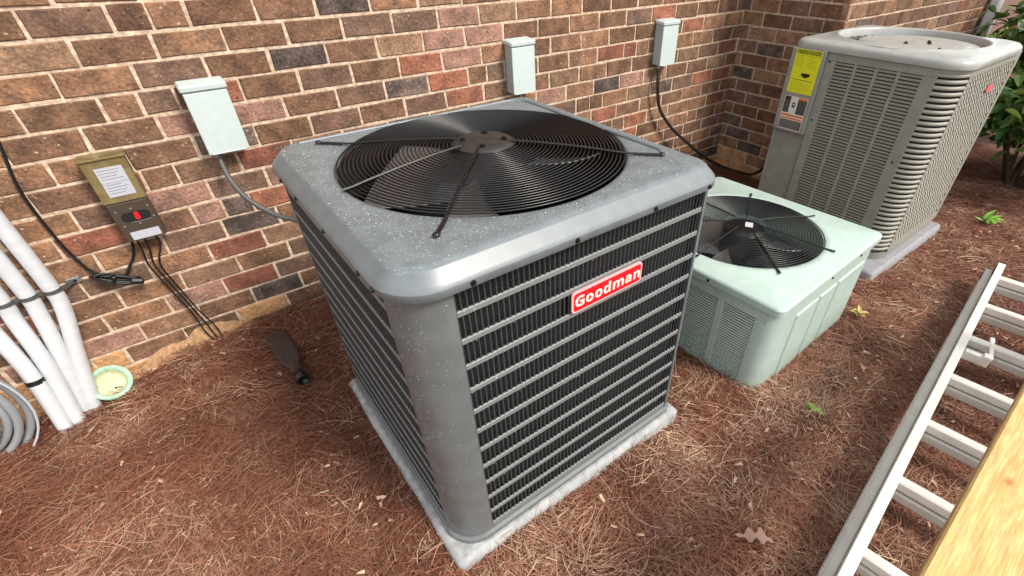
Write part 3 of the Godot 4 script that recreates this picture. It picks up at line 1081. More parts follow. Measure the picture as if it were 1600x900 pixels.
# ---------------------------------------------------------------- the small sage unit
func build_sage_unit() -> void:
	var u := thing("condenser", "small low pale sage green condenser standing directly on the pine straw", "air conditioner", Vector3(1.955, -0.042, 1.212), 0.044)
	var h := 0.411
	var top := 0.432
	var body := Shape.new()
	var rad := [0.07, 0.045, 0.045, 0.045]
	var bodyrings := [rrect(-h, h, -h, h, rad, 0.0), rrect(-h, h, -h, h, rad, top)]
	# left face is open for the louvres, so the shell leaves a window there
	var A := bodyrings[0] as PackedVector3Array
	var Bq := bodyrings[1] as PackedVector3Array
	for i in A.size():
		var j := (i + 1) % A.size()
		if absf(A[i].x + h) < 0.001 and absf(A[j].x + h) < 0.001: continue
		var m := (A[i] + A[j]) * 0.5
		body.quad(A[i], A[j], Bq[j], Bq[i], m, 1)
	put("cabinet", body.done(), M.sage, u)
	# louvred side towards -x: frame, divider, slats
	var fr := Shape.new()
	var zc := [-h + 0.035, -0.33, -0.06, -0.03, 0.172, 0.198, 0.332, h - 0.062]
	var X := -h + 0.002
	fr.box(Vector3(X + 0.003, 0.024, 0), Vector3(0.010, 0.05, 2 * h - 0.07), 0.001)
	fr.box(Vector3(X + 0.003, top - 0.028, 0), Vector3(0.010, 0.056, 2 * h - 0.07), 0.001)
	for k in 4:
		fr.box(Vector3(X + 0.003, 0.2125, (zc[k * 2] + zc[k * 2 + 1]) * 0.5), Vector3(0.010, 0.3264, zc[k * 2 + 1] - zc[k * 2]), 0.001)
	put("louvre_frame", fr.done(), M.sage, u)
	for k in 3:
		var za: float = zc[k * 2 + 1]
		var zb: float = zc[k * 2 + 2]
		var sl := Shape.new()
		for i in 27:
			var y := 0.057 + i * 0.0119
			sl.box(Vector3(X + 0.003, y, (za + zb) * 0.5), Vector3(0.004, 0.0060, zb - za), 0.0, Basis(Vector3.BACK, 0.15))
		put("louvre_slats", sl.done(), M.sage_slat, u).set_meta("kind", "stuff")
	var dk := Shape.new()
	dk.box(Vector3(-h + 0.034, 0.2, 0), Vector3(0.02, 0.38, 2 * h - 0.1))
	put("coil", dk.done(), M.sage_dark, u)
	# raised panels on the face towards the camera
	for q in [[-0.25, -0.078], [-0.066, 0.078], [0.090, 0.34]]:
		var p := Shape.new()
		p.box(Vector3((q[0] + q[1]) * 0.5, 0.19, h), Vector3(q[1] - q[0], 0.335, 0.012), 0.005)
		put("raised_panel", p.done(), M.sage, u)
	# lid
	var H := 0.424
	var R := 0.322
	var c := Vector3(0.0, 0, 0.0)
	var lid := Shape.new()
	var rings := []
	for q in [[0.012, top - 0.002], [0.0, top - 0.002], [0.0, top + 0.022], [0.003, top + 0.029], [0.012, top + 0.032]]:
		var rd: float = 0.032 - q[0]
		rings.append(rrect(-H + q[0], H - q[0], -H + q[0], H - q[0], [rd, rd, rd, rd], q[1], 8, 10))
	lid.loft(rings, true, true, false, [1, 2, 1, 1])
	var rim := rings[4] as PackedVector3Array
	var tops := [rim, to_circle(rim, c, R + 0.04, top + 0.033), to_circle(rim, c, R + 0.032, top + 0.037), to_circle(rim, c, R + 0.008, top + 0.037), to_circle(rim, c, R, top + 0.030)]
	for k in 4:
		for i in rim.size():
			var j := (i + 1) % rim.size()
			lid.quad(tops[k][i], tops[k][j], tops[k + 1][j], tops[k + 1][i], Vector3.UP, 1)
	put("lid", lid.done(), M.sage, u)
	var shr := Shape.new()
	shr.loft([tops[4], to_circle(rim, c, R - 0.004, top - 0.09), to_circle(rim, c, R + 0.02, top - 0.13)], true, true, true)
	put("fan_shroud", shr.done(), M.sage_slat, u)
	var inn := Shape.new()
	inn.box(Vector3(0, 0.06, 0), Vector3(2 * h - 0.1, 0.03, 2 * h - 0.1))
	inn.box(Vector3(0.05, 0.17, 0.12), Vector3(0.2, 0.2, 0.2), 0.05)
	put("compressor", inn.done(), M.black_soft, u)
	var guard := Node3D.new()
	guard.name = "fan_guard"
	guard.position = Vector3(0, top + 0.036, 0)
	u.add_child(guard)
	var n := 21
	for i in n:
		var r := lerpf(0.095, R + 0.004, float(i) / (n - 1))
		put("wire_ring", wire_ring(r, 0.0019, 64), M.black, guard, Transform3D(Basis.IDENTITY, Vector3(0, 0.020 * (1.0 - pow(r / R, 2.0)) + 0.002, 0)))
	for k in 7:
		var a := TAU * k / 7.0 + 0.42
		var sp := Shape.new()
		var pts := []
		for i in 13:
			var t := lerpf(0.06, R + 0.035, i / 12.0)
			pts.append(Vector3(cos(a) * t, 0.024 * maxf(0.0, 1.0 - pow(t / R, 2.0)) + 0.0055, sin(a) * t))
		sp.tube(pts, 0.003, 6)
		sp.box(pts[12] + Vector3(0, -0.001, 0), Vector3(0.026, 0.004, 0.011), 0.001, Basis(Vector3.UP, -a))
		put("spoke", sp.done(), M.black, guard)
	var motor := Shape.new()
	motor.lathe(Vector3.ZERO, [Vector2(0.0, -0.12), Vector2(0.085, -0.12), Vector2(0.092, -0.11), Vector2(0.092, -0.008), Vector2(0.085, 0.003), Vector2(0.06, 0.010), Vector2(0.0, 0.012)], 40)
	put("motor", motor.done(), M.black, guard)
	var lb := Shape.new()
	lb.box(Vector3(0.015, 0.0145, 0.012), Vector3(0.045, 0.001, 0.032), 0.0, Basis(Vector3.UP, 0.5))
	put("motor_label", lb.done(), M.paper, guard)
	fan(u, Vector3(0, top - 0.085, 0), 0.30, 3, 0.75, M.blade)
	var ss := screw_mesh(0.0045)
	for z in [-0.2, 0.12]:
		screw(u, ss, Vector3(-H, top + 0.010, z), Vector3.LEFT)
	for x in [-0.05, 0.2]:
		screw(u, ss, Vector3(x, top + 0.010, H), Vector3.BACK)

# ---------------------------------------------------------------- the tall unit by the corner
func build_tall_unit() -> void:
	var pad := thing("equipment_pad", "mid grey plastic pad under the tall louvred condenser by the shrubs", "equipment pad", Vector3(3.19, 0, 1.13))
	var ps := Shape.new()
	var pr := []
	for q in [[0.0, -0.09], [0.004, 0.028], [0.012, 0.038], [0.02, 0.040]]:
		pr.append(rrect(-0.465 + q[0], 0.445 - q[0], -0.45 + q[0], 0.437 - q[0], [0.02, 0.02, 0.02, 0.02], q[1]))
	ps.loft(pr)
	ps.cap(pr[3], Vector3.UP)
	put("slab", ps.done(), M.pad_grey, pad)

	var x0 := -0.375; var x1 := 0.375; var z0 := -0.39; var z1 := 0.385
	var u := thing("condenser", "tall taupe grey condenser with louvred sides and a yellow label, beside the shrubs", "air conditioner", Vector3(3.225, 0.04, 1.135))
	var top := 0.945
	var c := 0.105
	# base
	var bs_ := Shape.new()
	var br := [rrect(x0, x1, z0, z1, [c, c, 0.02, 0.02], 0.0), rrect(x0, x1, z0, z1, [c, c, 0.02, 0.02], 0.035)]
	bs_.loft(br)
	bs_.cap(br[1], Vector3.UP)
	put("base_pan", bs_.done(), M.tall, u)
	# dark coil core
	var core := Shape.new()
	var cr := [rrect(x0 + 0.03, x1 - 0.03, z0 + 0.03, z1 - 0.03, [c - 0.03, c - 0.03, 0.02, 0.02], 0.03), rrect(x0 + 0.03, x1 - 0.03, z0 + 0.03, z1 - 0.03, [c - 0.03, c - 0.03, 0.02, 0.02], top)]
	core.loft(cr)
	put("coil", core.done(), M.tall_dark, u)
	# back and right shell
	var shell := Shape.new()
	shell.box(Vector3(0, top * 0.5, z0 + 0.006), Vector3(x1 - x0, top, 0.012), 0.002)
	shell.box(Vector3(x1 - 0.006, top * 0.5, -0.05), Vector3(0.012, top, z1 - z0 - 0.22), 0.002)
	put("rear_shell", shell.done(), M.tall, u)
	# left face: service corner, margins, four columns of louvres
	var la := z0 + 0.185                         # seam between the service panel and the louvred panel
	var lb := z1 - c - 0.045                     # where louvres end
	var svc := Shape.new()
	svc.box(Vector3(x0 - 0.004, 0.74, z0 + 0.092), Vector3(0.034, 0.41, 0.184), 0.006)
	put("service_panel", svc.done(), M.tall, u)
	var low := Shape.new()
	low.box(Vector3(x0 + 0.03, 0.285, z0 + 0.092), Vector3(0.03, 0.50, 0.176), 0.003)
	put("lower_cover", low.done(), M.tall, u)
	var fr := Shape.new()
	var X := x0 + 0.006
	fr.box(Vector3(X, 0.04 + 0.03, (la + z1 - c) * 0.5), Vector3(0.012, 0.07, z1 - c - la), 0.001)
	fr.box(Vector3(X, top - 0.02, (la + z1 - c) * 0.5), Vector3(0.012, 0.04, z1 - c - la), 0.001)
	var colw := (lb - la - 0.045) / 4.0
	fr.box(Vector3(X, 0.505, la + 0.0225), Vector3(0.012, 0.799, 0.045), 0.001)
	fr.box(Vector3(X, 0.505, (lb + z1 - c) * 0.5), Vector3(0.012, 0.799, z1 - c - lb), 0.001)
	for k in range(1, 4):
		fr.box(Vector3(X, 0.505, la + 0.045 + colw * k), Vector3(0.012, 0.799, 0.014), 0.001)
	put("louvre_frame", fr.done(), M.tall, u)
	for k in 4:
		var za := la + 0.045 + colw * k + (0.0 if k == 0 else 0.007)
		var zb := la + 0.045 + colw * (k + 1) - (0.0 if k == 3 else 0.007)
		var sl := Shape.new()
		for i in 52:
			var y := 0.112 + i * 0.0157
			sl.box(Vector3(X - 0.001, y, (za + zb) * 0.5), Vector3(0.006, 0.0088, zb - za), 0.0, Basis(Vector3.BACK, 0.3))
		put("louvre_column", sl.done(), M.tall_slat, u).set_meta("kind", "stuff")
	# rounded corner: curved louvre slats between two posts
	var cc := Vector3(x0 + c, 0, z1 - c)
	for a0 in [[0.0, 0.12], [PI * 0.5 - 0.10, PI * 0.5]]:
		var lo := PackedVector3Array()
		var hi := PackedVector3Array()
		for i in 5:
			var a: float = lerpf(a0[0], a0[1], i / 4.0)
			lo.append(cc + Vector3(-cos(a) * c, 0.03, sin(a) * c)); hi.append(cc + Vector3(-cos(a) * c, top, sin(a) * c))
		var po := Shape.new()
		for i in 4:
			po.quad(lo[i], lo[i + 1], hi[i + 1], hi[i], Vector3(-1, 0, 1), 1)
		put("corner_post", po.done(), M.tall, u)
	var slat := Shape.new()
	var prof := [Vector2(0.0, -0.0080), Vector2(0.0040, -0.005), Vector2(0.0050, 0.001), Vector2(0.002, 0.0070), Vector2(-0.006, 0.0082)]
	var arcs := []
	for q in prof:
		var ring := PackedVector3Array()
		for i in 13:
			var a := lerpf(0.10, PI * 0.5 - 0.09, i / 12.0)
			ring.append(Vector3(-cos(a) * (c + q.x - 0.004), q.y, sin(a) * (c + q.x - 0.004)))
		arcs.append(ring)
	for k in arcs.size() - 1:
		for i in 12:
			slat.quad(arcs[k][i], arcs[k][i + 1], arcs[k + 1][i + 1], arcs[k + 1][i], Vector3(-1, 0.3 if k > 1 else -0.3, 1), 1)
	var slat_mesh := slat.done()
	for i in 35:
		put("louvre_slat", slat_mesh, M.tall_slat, u, Transform3D(Basis.IDENTITY, cc + Vector3(0, 0.060 + i * 0.0252, 0)))
	var tb := Shape.new()
	var tl := PackedVector3Array(); var th := PackedVector3Array()
	for i in 13:
		var a := PI * 0.5 * i / 12.0
		tl.append(cc + Vector3(-cos(a) * c, top - 0.02, sin(a) * c)); th.append(cc + Vector3(-cos(a) * c, top, sin(a) * c))
	for i in 12: tb.quad(tl[i], tl[i + 1], th[i + 1], th[i], Vector3(-1, 0, 1), 1)
	put("corner_band", tb.done(), M.tall, u)
	# face towards the camera: small staggered pressed tabs over a dark gap
	var face := Shape.new()
	var fx0 := x0 + c
	var fx1 := x1 - 0.04
	face.box(Vector3((fx0 + fx1) * 0.5, top - 0.02, z1 - 0.005), Vector3(fx1 - fx0, 0.04, 0.010), 0.001)
	face.box(Vector3((fx0 + fx1) * 0.5, 0.06, z1 - 0.005), Vector3(fx1 - fx0, 0.05, 0.010), 0.001)
	face.box(Vector3(fx0 + 0.012, 0.5, z1 - 0.0055), Vector3(0.024, 0.85, 0.009), 0.001)
	face.box(Vector3(fx1 + 0.018, top * 0.5 + 0.02, z1 - 0.006), Vector3(0.040, top - 0.04, 0.012), 0.003)
	for k in range(1, 4):
		face.box(Vector3(lerpf(fx0, fx1, k / 4.0), 0.5, z1 - 0.0058), Vector3(0.016, 0.85, 0.0085), 0.001)
	put("front_frame", face.done(), M.tall_slat, u)
	var tabs := Shape.new()
	for i in 34:
		var y := 0.098 + i * 0.0249
		for j in 18:
			var x := fx0 + 0.024 + (fx1 - fx0 - 0.03) * (j + (0.5 if i % 2 else 0.1)) / 18.0
			if x > fx1 - 0.016: continue
			tabs.box(Vector3(x, y, z1 - 0.004), Vector3(0.030, 0.0205, 0.003), 0.0, Basis(Vector3.RIGHT, -0.36) * Basis(Vector3.UP, 0.12))
	put("pressed_tabs", tabs.done(), M.tall_slat, u).set_meta("kind", "stuff")
	var bd := Shape.new()
	var bq := [slab_ring(0.036, 0.016, 0.015, 0.0), slab_ring(0.036, 0.016, 0.015, 0.005)]
	bd.loft(bq, true, false)
	bd.cap(bq[1], Vector3.BACK)
	put("badge", bd.done(), M.pink, u, Transform3D(Basis.IDENTITY, Vector3(0.095, 0.812, z1)))
	# lid
	var lid := Shape.new()
	var rings := []
	for q in [[0.0, top - 0.002], [-0.012, top - 0.002], [-0.014, top + 0.012], [-0.010, top + 0.026], [0.004, top + 0.036], [0.03, top + 0.040]]:
		rings.append(rrect(x0 + q[0], x1 - q[0], z0 + q[0], z1 - q[0], [c - q[0], c - q[0], 0.06 - q[0], 0.06 - q[0]], q[1], 8, 10))
	lid.loft(rings, true, true, false, [1, 2, 2, 2, 2])
	var rim := rings[5] as PackedVector3Array
	var fc := Vector3(0.0, 0, 0.0)
	var R := 0.335
	var tops := [rim, to_circle(rim, fc, R + 0.012, top + 0.042), to_circle(rim, fc, R + 0.004, top + 0.050), to_circle(rim, fc, R - 0.006, top + 0.050), to_circle(rim, fc, R - 0.012, top + 0.042), to_circle(rim, fc, R - 0.018, top + 0.004)]
	for k in 5:
		for i in rim.size():
			var j := (i + 1) % rim.size()
			lid.quad(tops[k][i], tops[k][j], tops[k + 1][j], tops[k + 1][i], Vector3.UP if k < 4 else -rim[i] * Vector3(1, 0, 1), 1)
	put("lid", lid.done(), M.tall_lid, u)
	var disc := Shape.new()
	disc.lathe(Vector3(0.03, top, 0.03), [Vector2(0.268, 0.0), Vector2(0.270, 0.012), Vector2(0.262, 0.022), Vector2(0.20, 0.028), Vector2(0.0, 0.030)], 56)
	put("fan_cover", disc.done(), M.tall_lid, u)
	for k in 40:
		var a := TAU * k / 40.0
		var va := Shape.new()
		va.box(Vector3(cos(a) * 0.292, top + 0.008, sin(a) * 0.292), Vector3(0.060, 0.012, 0.003), 0.0, Basis(Vector3.UP, -a))
		put("vane", va.done(), M.tall_lid, u)
	var dk := Shape.new()
	dk.lathe(Vector3(0, top, 0), [Vector2(R - 0.01, -0.025), Vector2(0.0, -0.025)], 40)
	put("fan_well", dk.done(), M.tall_dark, u)
	var sm := screw_mesh(0.009)
	for q in [Vector2(-0.10, -0.02), Vector2(-0.03, 0.06), Vector2(0.02, 0.04), Vector2(-0.16, 0.15)]:
		screw(u, sm, Vector3(q.x + 0.03, top + 0.028, q.y + 0.03), Vector3.UP)
	# labels on the service panel (seen from -x; u runs along +z)
	var lx := x0 - 0.0215
	var yl := Node3D.new()
	yl.name = "yellow_label"
	yl.transform = Transform3D(Basis(Vector3.BACK, Vector3.UP, Vector3.LEFT), Vector3(lx, 0.838, z0 + 0.098))
	u.add_child(yl)
	put("label_sheet", sheet(0.140, 0.205), label_yellow(), yl)
	put("label_heading", text_mesh("ENERGYGUIDE", 0.026, 0.0006, true), M.ink, yl, Transform3D(Basis.from_scale(Vector3(0.72, 1.0, 1)), Vector3(0, 0.090, 0.0010)))
	var wl := Node3D.new()
	wl.name = "warning_label"
	wl.transform = Transform3D(Basis(Vector3.BACK, Vector3.UP, Vector3.LEFT), Vector3(lx, 0.633, z0 + 0.096))
	u.add_child(wl)
	put("label_sheet", sheet(0.132, 0.170), label_warning(), wl)
	var ss := screw_mesh(0.004)
	for y in [0.62, 0.9]:
		screw(u, ss, Vector3(x0, y, la + 0.015), Vector3.LEFT)
	screw(u, ss, Vector3(x0, 0.52, lb + 0.025), Vector3.LEFT)

func sheet(w: float, h: float) -> QuadMesh:
	var q := QuadMesh.new()
	q.size = Vector2(w, h)
	return q

func label_yellow() -> StandardMaterial3D:
	var im := Image.create(140, 205, false, Image.FORMAT_RGB8)
	im.fill(Color(0.80, 0.80, 0.09))
	var r := RandomNumberGenerator.new()
	r.seed = 61
	im.fill_rect(Rect2i(6, 28, 128, 1), Color(0.25, 0.25, 0.05))
	for y in range(34, 78, 6):
		for s in 2:
			im.fill_rect(Rect2i(8 + s * 66, y, r.randi_range(30, 56), 1), Color(0.42, 0.42, 0.10))
	im.fill_rect(Rect2i(8, 84, 124, 2), Color(0.72, 0.70, 0.20))
	im.fill_rect(Rect2i(56, 108, 46, 14), Color(0.10, 0.09, 0.03))
	im.fill_rect(Rect2i(66, 122, 26, 6), Color(0.10, 0.09, 0.03))
	im.fill_rect(Rect2i(12, 140, 116, 3), Color(0.30, 0.29, 0.06))
	for y in range(152, 196, 7):
		im.fill_rect(Rect2i(10, y, r.randi_range(60, 118), 1), Color(0.45, 0.44, 0.10))
	var m := flat(Color(1, 1, 1), 0.5)
	m.albedo_texture = ImageTexture.create_from_image(im)
	return m

func label_warning() -> StandardMaterial3D:
	var im := Image.create(132, 170, false, Image.FORMAT_RGB8)
	im.fill(Color(0.78, 0.77, 0.75))
	var ink := Color(0.16, 0.15, 0.15)
	var orange := Color(0.78, 0.42, 0.18)
	im.fill_rect(Rect2i(3, 3, 34, 82), ink)
	im.fill_rect(Rect2i(80, 3, 49, 12), orange)
	im.fill_rect(Rect2i(80, 15, 49, 70), ink)
	im.fill_rect(Rect2i(50, 30, 18, 26), ink)
	im.fill_rect(Rect2i(55, 36, 8, 10), Color(0.78, 0.77, 0.75))
	im.fill_rect(Rect2i(3, 92, 126, 10), orange)
	im.fill_rect(Rect2i(3, 108, 126, 8), orange)
	im.fill_rect(Rect2i(3, 120, 126, 46), Color(0.30, 0.29, 0.29))
	for y in range(22, 82, 5):
		im.fill_rect(Rect2i(6, y, 28, 1), Color(0.55, 0.55, 0.55))
		im.fill_rect(Rect2i(84, y, 40, 1), Color(0.55, 0.55, 0.55))
	for y in range(124, 164, 5):
		im.fill_rect(Rect2i(7, y, 112, 1), Color(0.62, 0.61, 0.60))
	var m := flat(Color(1, 1, 1), 0.5)
	m.albedo_texture = ImageTexture.create_from_image(im)
	return m

# ---------------------------------------------------------------- things on the wall
func disconnect_box(label: String, x: float, turn: float) -> void:
	var o := thing("disconnect_box", label, "electrical box", Vector3(x, 0.815, 0.0), 0.0, "electrical boxes along the brick wall")
	var body := Shape.new()
	body.box(Vector3(0, 0.112, 0.030), Vector3(0.128, 0.218, 0.060), 0.004)
	put("housing", body.done(), M.plastic_shade, o)
	var door := Shape.new()
	door.box(Vector3(0, 0.106, 0.0645), Vector3(0.132, 0.206, 0.007), 0.002)
	door.box(Vector3(0, 0.004, 0.0665), Vector3(0.110, 0.004, 0.006), 0.001)
	put("door", door.done(), M.plastic_box, o)
	var hood := Shape.new()
	hood.box(Vector3(0, 0.226, 0.036), Vector3(0.142, 0.022, 0.074), 0.005, Basis(Vector3.RIGHT, 0.10))
	put("hood", hood.done(), M.plastic_box, o)
	var fit := Shape.new()
	fit.lathe(Vector3(-0.004 + turn, -0.018, 0.03), [Vector2(0.0, 0), Vector2(0.013, 0), Vector2(0.013, 0.012), Vector2(0.017, 0.013), Vector2(0.017, 0.022), Vector2(0, 0.022)], 16, Basis.IDENTITY, [1, 2, 3, 4, 5])
	put("cable_fitting", fit.done(), M.galv, o)

func cable(called: String, label: String, keys: Array, r: float, mat: Material, category := "cable", group := "") -> void:
	var sh := Shape.new()
	sh.tube(spline(keys, 10), r, 8)
	tag(put(called, sh.done(), mat, self), label, category, group)

func build_wall_things() -> void:
	disconnect_box("pale grey green electrical box low on the wall left of the big grey unit", 0.288, -0.035)
	disconnect_box("pale grey green electrical box on the brick just above the big grey unit's far corner", 1.610, 0.0)
	disconnect_box("pale grey green electrical box with a dark cable, nearest the inside corner", 2.660, -0.03)
	cable("power_whip", "grey flexible conduit from the left electrical box to the big grey unit", [Vector3(0.249, 0.80, 0.03), Vector3(0.247, 0.765, 0.06), Vector3(0.252, 0.715, 0.10), Vector3(0.280, 0.655, 0.15), Vector3(0.340, 0.598, 0.20), Vector3(0.405, 0.580, 0.28), Vector3(0.46, 0.575, 0.45), Vector3(0.48, 0.57, 0.66)], 0.0095, M.whip)
	cable("power_whip", "short grey conduit below the electrical box above the big grey unit", [Vector3(1.606, 0.80, 0.03), Vector3(1.600, 0.74, 0.05), Vector3(1.50, 0.60, 0.18), Vector3(1.25, 0.52, 0.42), Vector3(1.10, 0.5, 0.66)], 0.0095, M.whip)
	cable("power_cable", "dark brown cable hanging from the right electrical box and looping to the tall unit", [Vector3(2.626, 0.805, 0.03), Vector3(2.622, 0.72, 0.045), Vector3(2.635, 0.64, 0.045), Vector3(2.675, 0.54, 0.05), Vector3(2.80, 0.41, 0.06), Vector3(2.95, 0.29, 0.09), Vector3(3.12, 0.16, 0.14), Vector3(3.30, 0.06, 0.19), Vector3(3.37, 0.035, 0.28), Vector3(3.34, 0.06, 0.40), Vector3(3.20, 0.18, 0.55), Vector3(3.05, 0.36, 0.68), Vector3(2.95, 0.50, 0.78)], 0.010, M.cable)
	# landscape lighting transformer
	var t := thing("transformer_box", "brass and dark bronze timer box with white labels and a red digit on the wall", "transformer", Vector3(-0.068, 0.580, 0.0))
	t.scale = Vector3(0.90, 0.985, 1.0)
	var body := Shape.new()
	body.box(Vector3(0, 0.148, 0.030), Vector3(0.132, 0.296, 0.060), 0.004)
	put("housing", body.done(), M.bronze, t)
	var up := Shape.new()
	up.box(Vector3(0, 0.222, 0.0625), Vector3(0.134, 0.150, 0.006), 0.002)
	up.box(Vector3(0, 0.299, 0.036), Vector3(0.140, 0.005, 0.074), 0.001)
	put("upper_cover", up.done(), M.brass, t)
	var dn := Shape.new()
	dn.box(Vector3(0.0, 0.072, 0.0622), Vector3(0.128, 0.143, 0.005), 0.002)
	put("lower_cover", dn.done(), M.bronze, t)
	var l1 := Shape.new()
	l1.box(Vector3(0.004, 0.219, 0.0662), Vector3(0.082, 0.100, 0.001))
	put("instruction_label", l1.done(), M.paper, t)
	var pr := Shape.new()
	for i in 9:
		if i == 4: continue
		pr.box(Vector3(0.002 - 0.004 * (i % 3), 0.260 - i * 0.0098, 0.0669), Vector3(0.066 - 0.008 * (i % 3), 0.0022, 0.0004))
	pr.box(Vector3(0.004, 0.2178, 0.0669), Vector3(0.082, 0.0012, 0.0004))
	put("label_print", pr.done(), M.print_grey, t)
	var l2 := Shape.new()
	l2.box(Vector3(0.004, 0.021, 0.0652), Vector3(0.094, 0.030, 0.001))
	put("rating_label", l2.done(), M.paper, t)
	var win := Shape.new()
	var wq := [slab_ring(0.046, 0.017, 0.016, 0.0), slab_ring(0.046, 0.017, 0.016, 0.0012)]
	win.loft(wq, true, false)
	win.cap(wq[1], Vector3.BACK)
	put("display_window", win.done(), M.ink, t, Transform3D(Basis.IDENTITY, Vector3(0.004, 0.090, 0.0647)))
	var rimw := Shape.new()
	rimw.box(Vector3(0.012, 0.0705, 0.0655), Vector3(0.066, 0.0016, 0.0012), 0.0004)
	put("window_trim", rimw.done(), M.galv, t)
	put("display_digit", text_mesh("8", 0.034, 0.0006, true), M.led, t, Transform3D(Basis.IDENTITY, Vector3(0.008, 0.091, 0.0664)))
	var dome := screw_mesh(0.0028)
	for q in [[-0.048, 0.117], [0.0, 0.119], [0.054, 0.118], [-0.046, 0.061], [0.004, 0.0615], [0.056, 0.076]]:
		put("indicator", dome, M.galv, t, Transform3D(Basis(Quaternion(Vector3.UP, Vector3.BACK)), Vector3(q[0], q[1], 0.0647)))
	# its cords
	cable("power_cable", "black cord running down the wall to a tied bundle left of the timer box", [Vector3(-0.262, 1.02, 0.01), Vector3(-0.279, 0.924, 0.012), Vector3(-0.297, 0.837, 0.014), Vector3(-0.302, 0.752, 0.014), Vector3(-0.299, 0.664, 0.014), Vector3(-0.293, 0.589, 0.014), Vector3(-0.272, 0.500, 0.018), Vector3(-0.235, 0.462, 0.02), Vector3(-0.200, 0.445, 0.02), Vector3(-0.165, 0.480, 0.018), Vector3(-0.140, 0.512, 0.018), Vector3(-0.126, 0.545, 0.025), Vector3(-0.118, 0.585, 0.030)], 0.0048, M.rubber)
	var bun := thing("cord_bundle", "tied bundle of black cord hanging on the bricks below the timer box", "cord", Vector3(-0.222, 0.452, 0.02))
	for k in 5:
		var sh := Shape.new()
		var pts := []
		for i in 26:
			var a := TAU * i / 26.0
			pts.append(Vector3(cos(a) * (0.062 - 0.004 * k) - sin(a) * 0.006, -cos(a) * 0.026 + sin(a) * (0.010 + 0.003 * k), sin(a * 1.0 + k) * 0.008 + 0.004 * k))
		sh.tube(pts, 0.0042, 6, true)
		put("loop", sh.done(), M.rubber, bun)
	var plug := Shape.new()
	plug.box(Vector3(0.052, -0.030, 0.018), Vector3(0.040, 0.022, 0.022), 0.006, Basis(Vector3.BACK, -0.4))
	put("plug", plug.done(), M.rubber, bun)
	plug = Shape.new()
	plug.box(Vector3(-0.005, 0.0, 0.012), Vector3(0.012, 0.030, 0.030), 0.003, Basis(Vector3.BACK, -0.4))
	put("tie", plug.done(), M.rubber, bun)
	var starts := [Vector3(-0.104, 0.580, 0.03), Vector3(-0.082, 0.580, 0.03), Vector3(-0.048, 0.580, 0.03)]
	var labels := ["leftmost of three black low voltage wires under the timer box", "middle one of three black low voltage wires under the timer box", "rightmost of three black low voltage wires under the timer box"]
	for k in 3:
		var d := (k - 1) * 0.014
		cable("low_voltage_wire", labels[k], [starts[k], starts[k] + Vector3(-0.002, -0.05, 0.0), Vector3(-0.098 + d * 1.2, 0.455, 0.018 + 0.004 * k), Vector3(-0.084 + d, 0.340, 0.016), Vector3(-0.062 + d, 0.215, 0.02 + 0.005 * k), Vector3(-0.046 + d * 1.5, 0.12, 0.035), Vector3(-0.034 + d, 0.045, 0.06), Vector3(-0.03 + d, -0.03, 0.075)], 0.0032, M.rubber, "wire", "low voltage wires under the timer box")

	# white pipes
	var pipes := [
		["rightmost of four white pipes at the wall, nearest the green cap", -0.389, [-0.440, 0.24, 0.050], [-0.497, 0.02, 0.072]],
		["second from the right of four white pipes strapped to the wall", -0.452, [-0.487, 0.22, 0.055], [-0.530, 0.0, 0.078]],
		["third from the right of four white pipes strapped to the wall", -0.515, [-0.528, 0.22, 0.075], [-0.556, -0.01, 0.118]],
		["leftmost of four white pipes, with a black tape band near its foot", -0.578, [-0.576, 0.22, 0.085], [-0.590, -0.02, 0.140]],
	]
	for k in 4:
		var p = pipes[k]
		var o := thing("white_pipe", p[0], "pipe", Vector3(p[1], 0, 0.03), 0.0, "white pipes at the left end of the wall")
		var off := Vector3(p[1], 0, 0.03)
		var foot := Vector3(p[3][0], p[3][1], p[3][2])
		var mid := Vector3(p[2][0], p[2][1], p[2][2])
		var keys := [Vector3(p[1], 1.9, 0.03), Vector3(p[1], 1.3, 0.03), Vector3(p[1], 0.8, 0.03), Vector3(p[1], 0.50, 0.03), Vector3(p[1] - 0.008, 0.40, 0.034), mid, foot, foot + (foot - mid).normalized() * 0.12]
		for i in keys.size(): keys[i] -= off
		var sh := Shape.new()
		sh.tube(spline(keys, 8), 0.0240, 20)
		put("tube", sh.done(), M.white_pipe, o)
		if k == 3:
			var a := mid.lerp(foot, 0.12) - off
			var d := (foot - mid).normalized()
			var tape := Shape.new()
			tape.tube([a - d * 0.009, a + d * 0.009], 0.0252, 20)
			put("tape_band", tape.done(), M.rubber, o)
	var strap := thing("pipe_strap", "grey steel strap holding the white pipes against the brick", "strap", Vector3(-0.45, 0.475, 0.0))
	var pts := []
	pts.append(Vector3(0.125, 0, 0.004))
	for k in 4:
		for i in 7:
			var a := PI * (0.10 + 0.80 * i / 6.0)
			pts.append(Vector3(pipes[k][1] + 0.45 + cos(a) * 0.0258, 0, 0.03 + sin(a) * 0.0258))
	pts.append(Vector3(-0.165, 0, 0.01))
	var sb := Shape.new()
	for i in pts.size() - 1:
		var a: Vector3 = pts[i]
		var b: Vector3 = pts[i + 1]
		var nrm := Vector3(b.z - a.z, 0, a.x - b.x).normalized() * -1.0
		if nrm.z < 0: nrm = -nrm
		var hh := Vector3(0, 0.0065, 0)
		var th := nrm * 0.0015
		sb.quad(a - hh + th, b - hh + th, b + hh + th, a + hh + th, nrm, 1)
		sb.quad(a - hh, b - hh, b - hh + th, a - hh + th, Vector3.DOWN)
		sb.quad(a + hh, b + hh, b + hh + th, a + hh + th, Vector3.UP)
	put("band", sb.done(), M.whip, strap)
	var lug := Shape.new()
	lug.box(Vector3(0.118, 0.0, 0.004), Vector3(0.040, 0.022, 0.006), 0.002)
	put("lug", lug.done(), M.galv, strap)
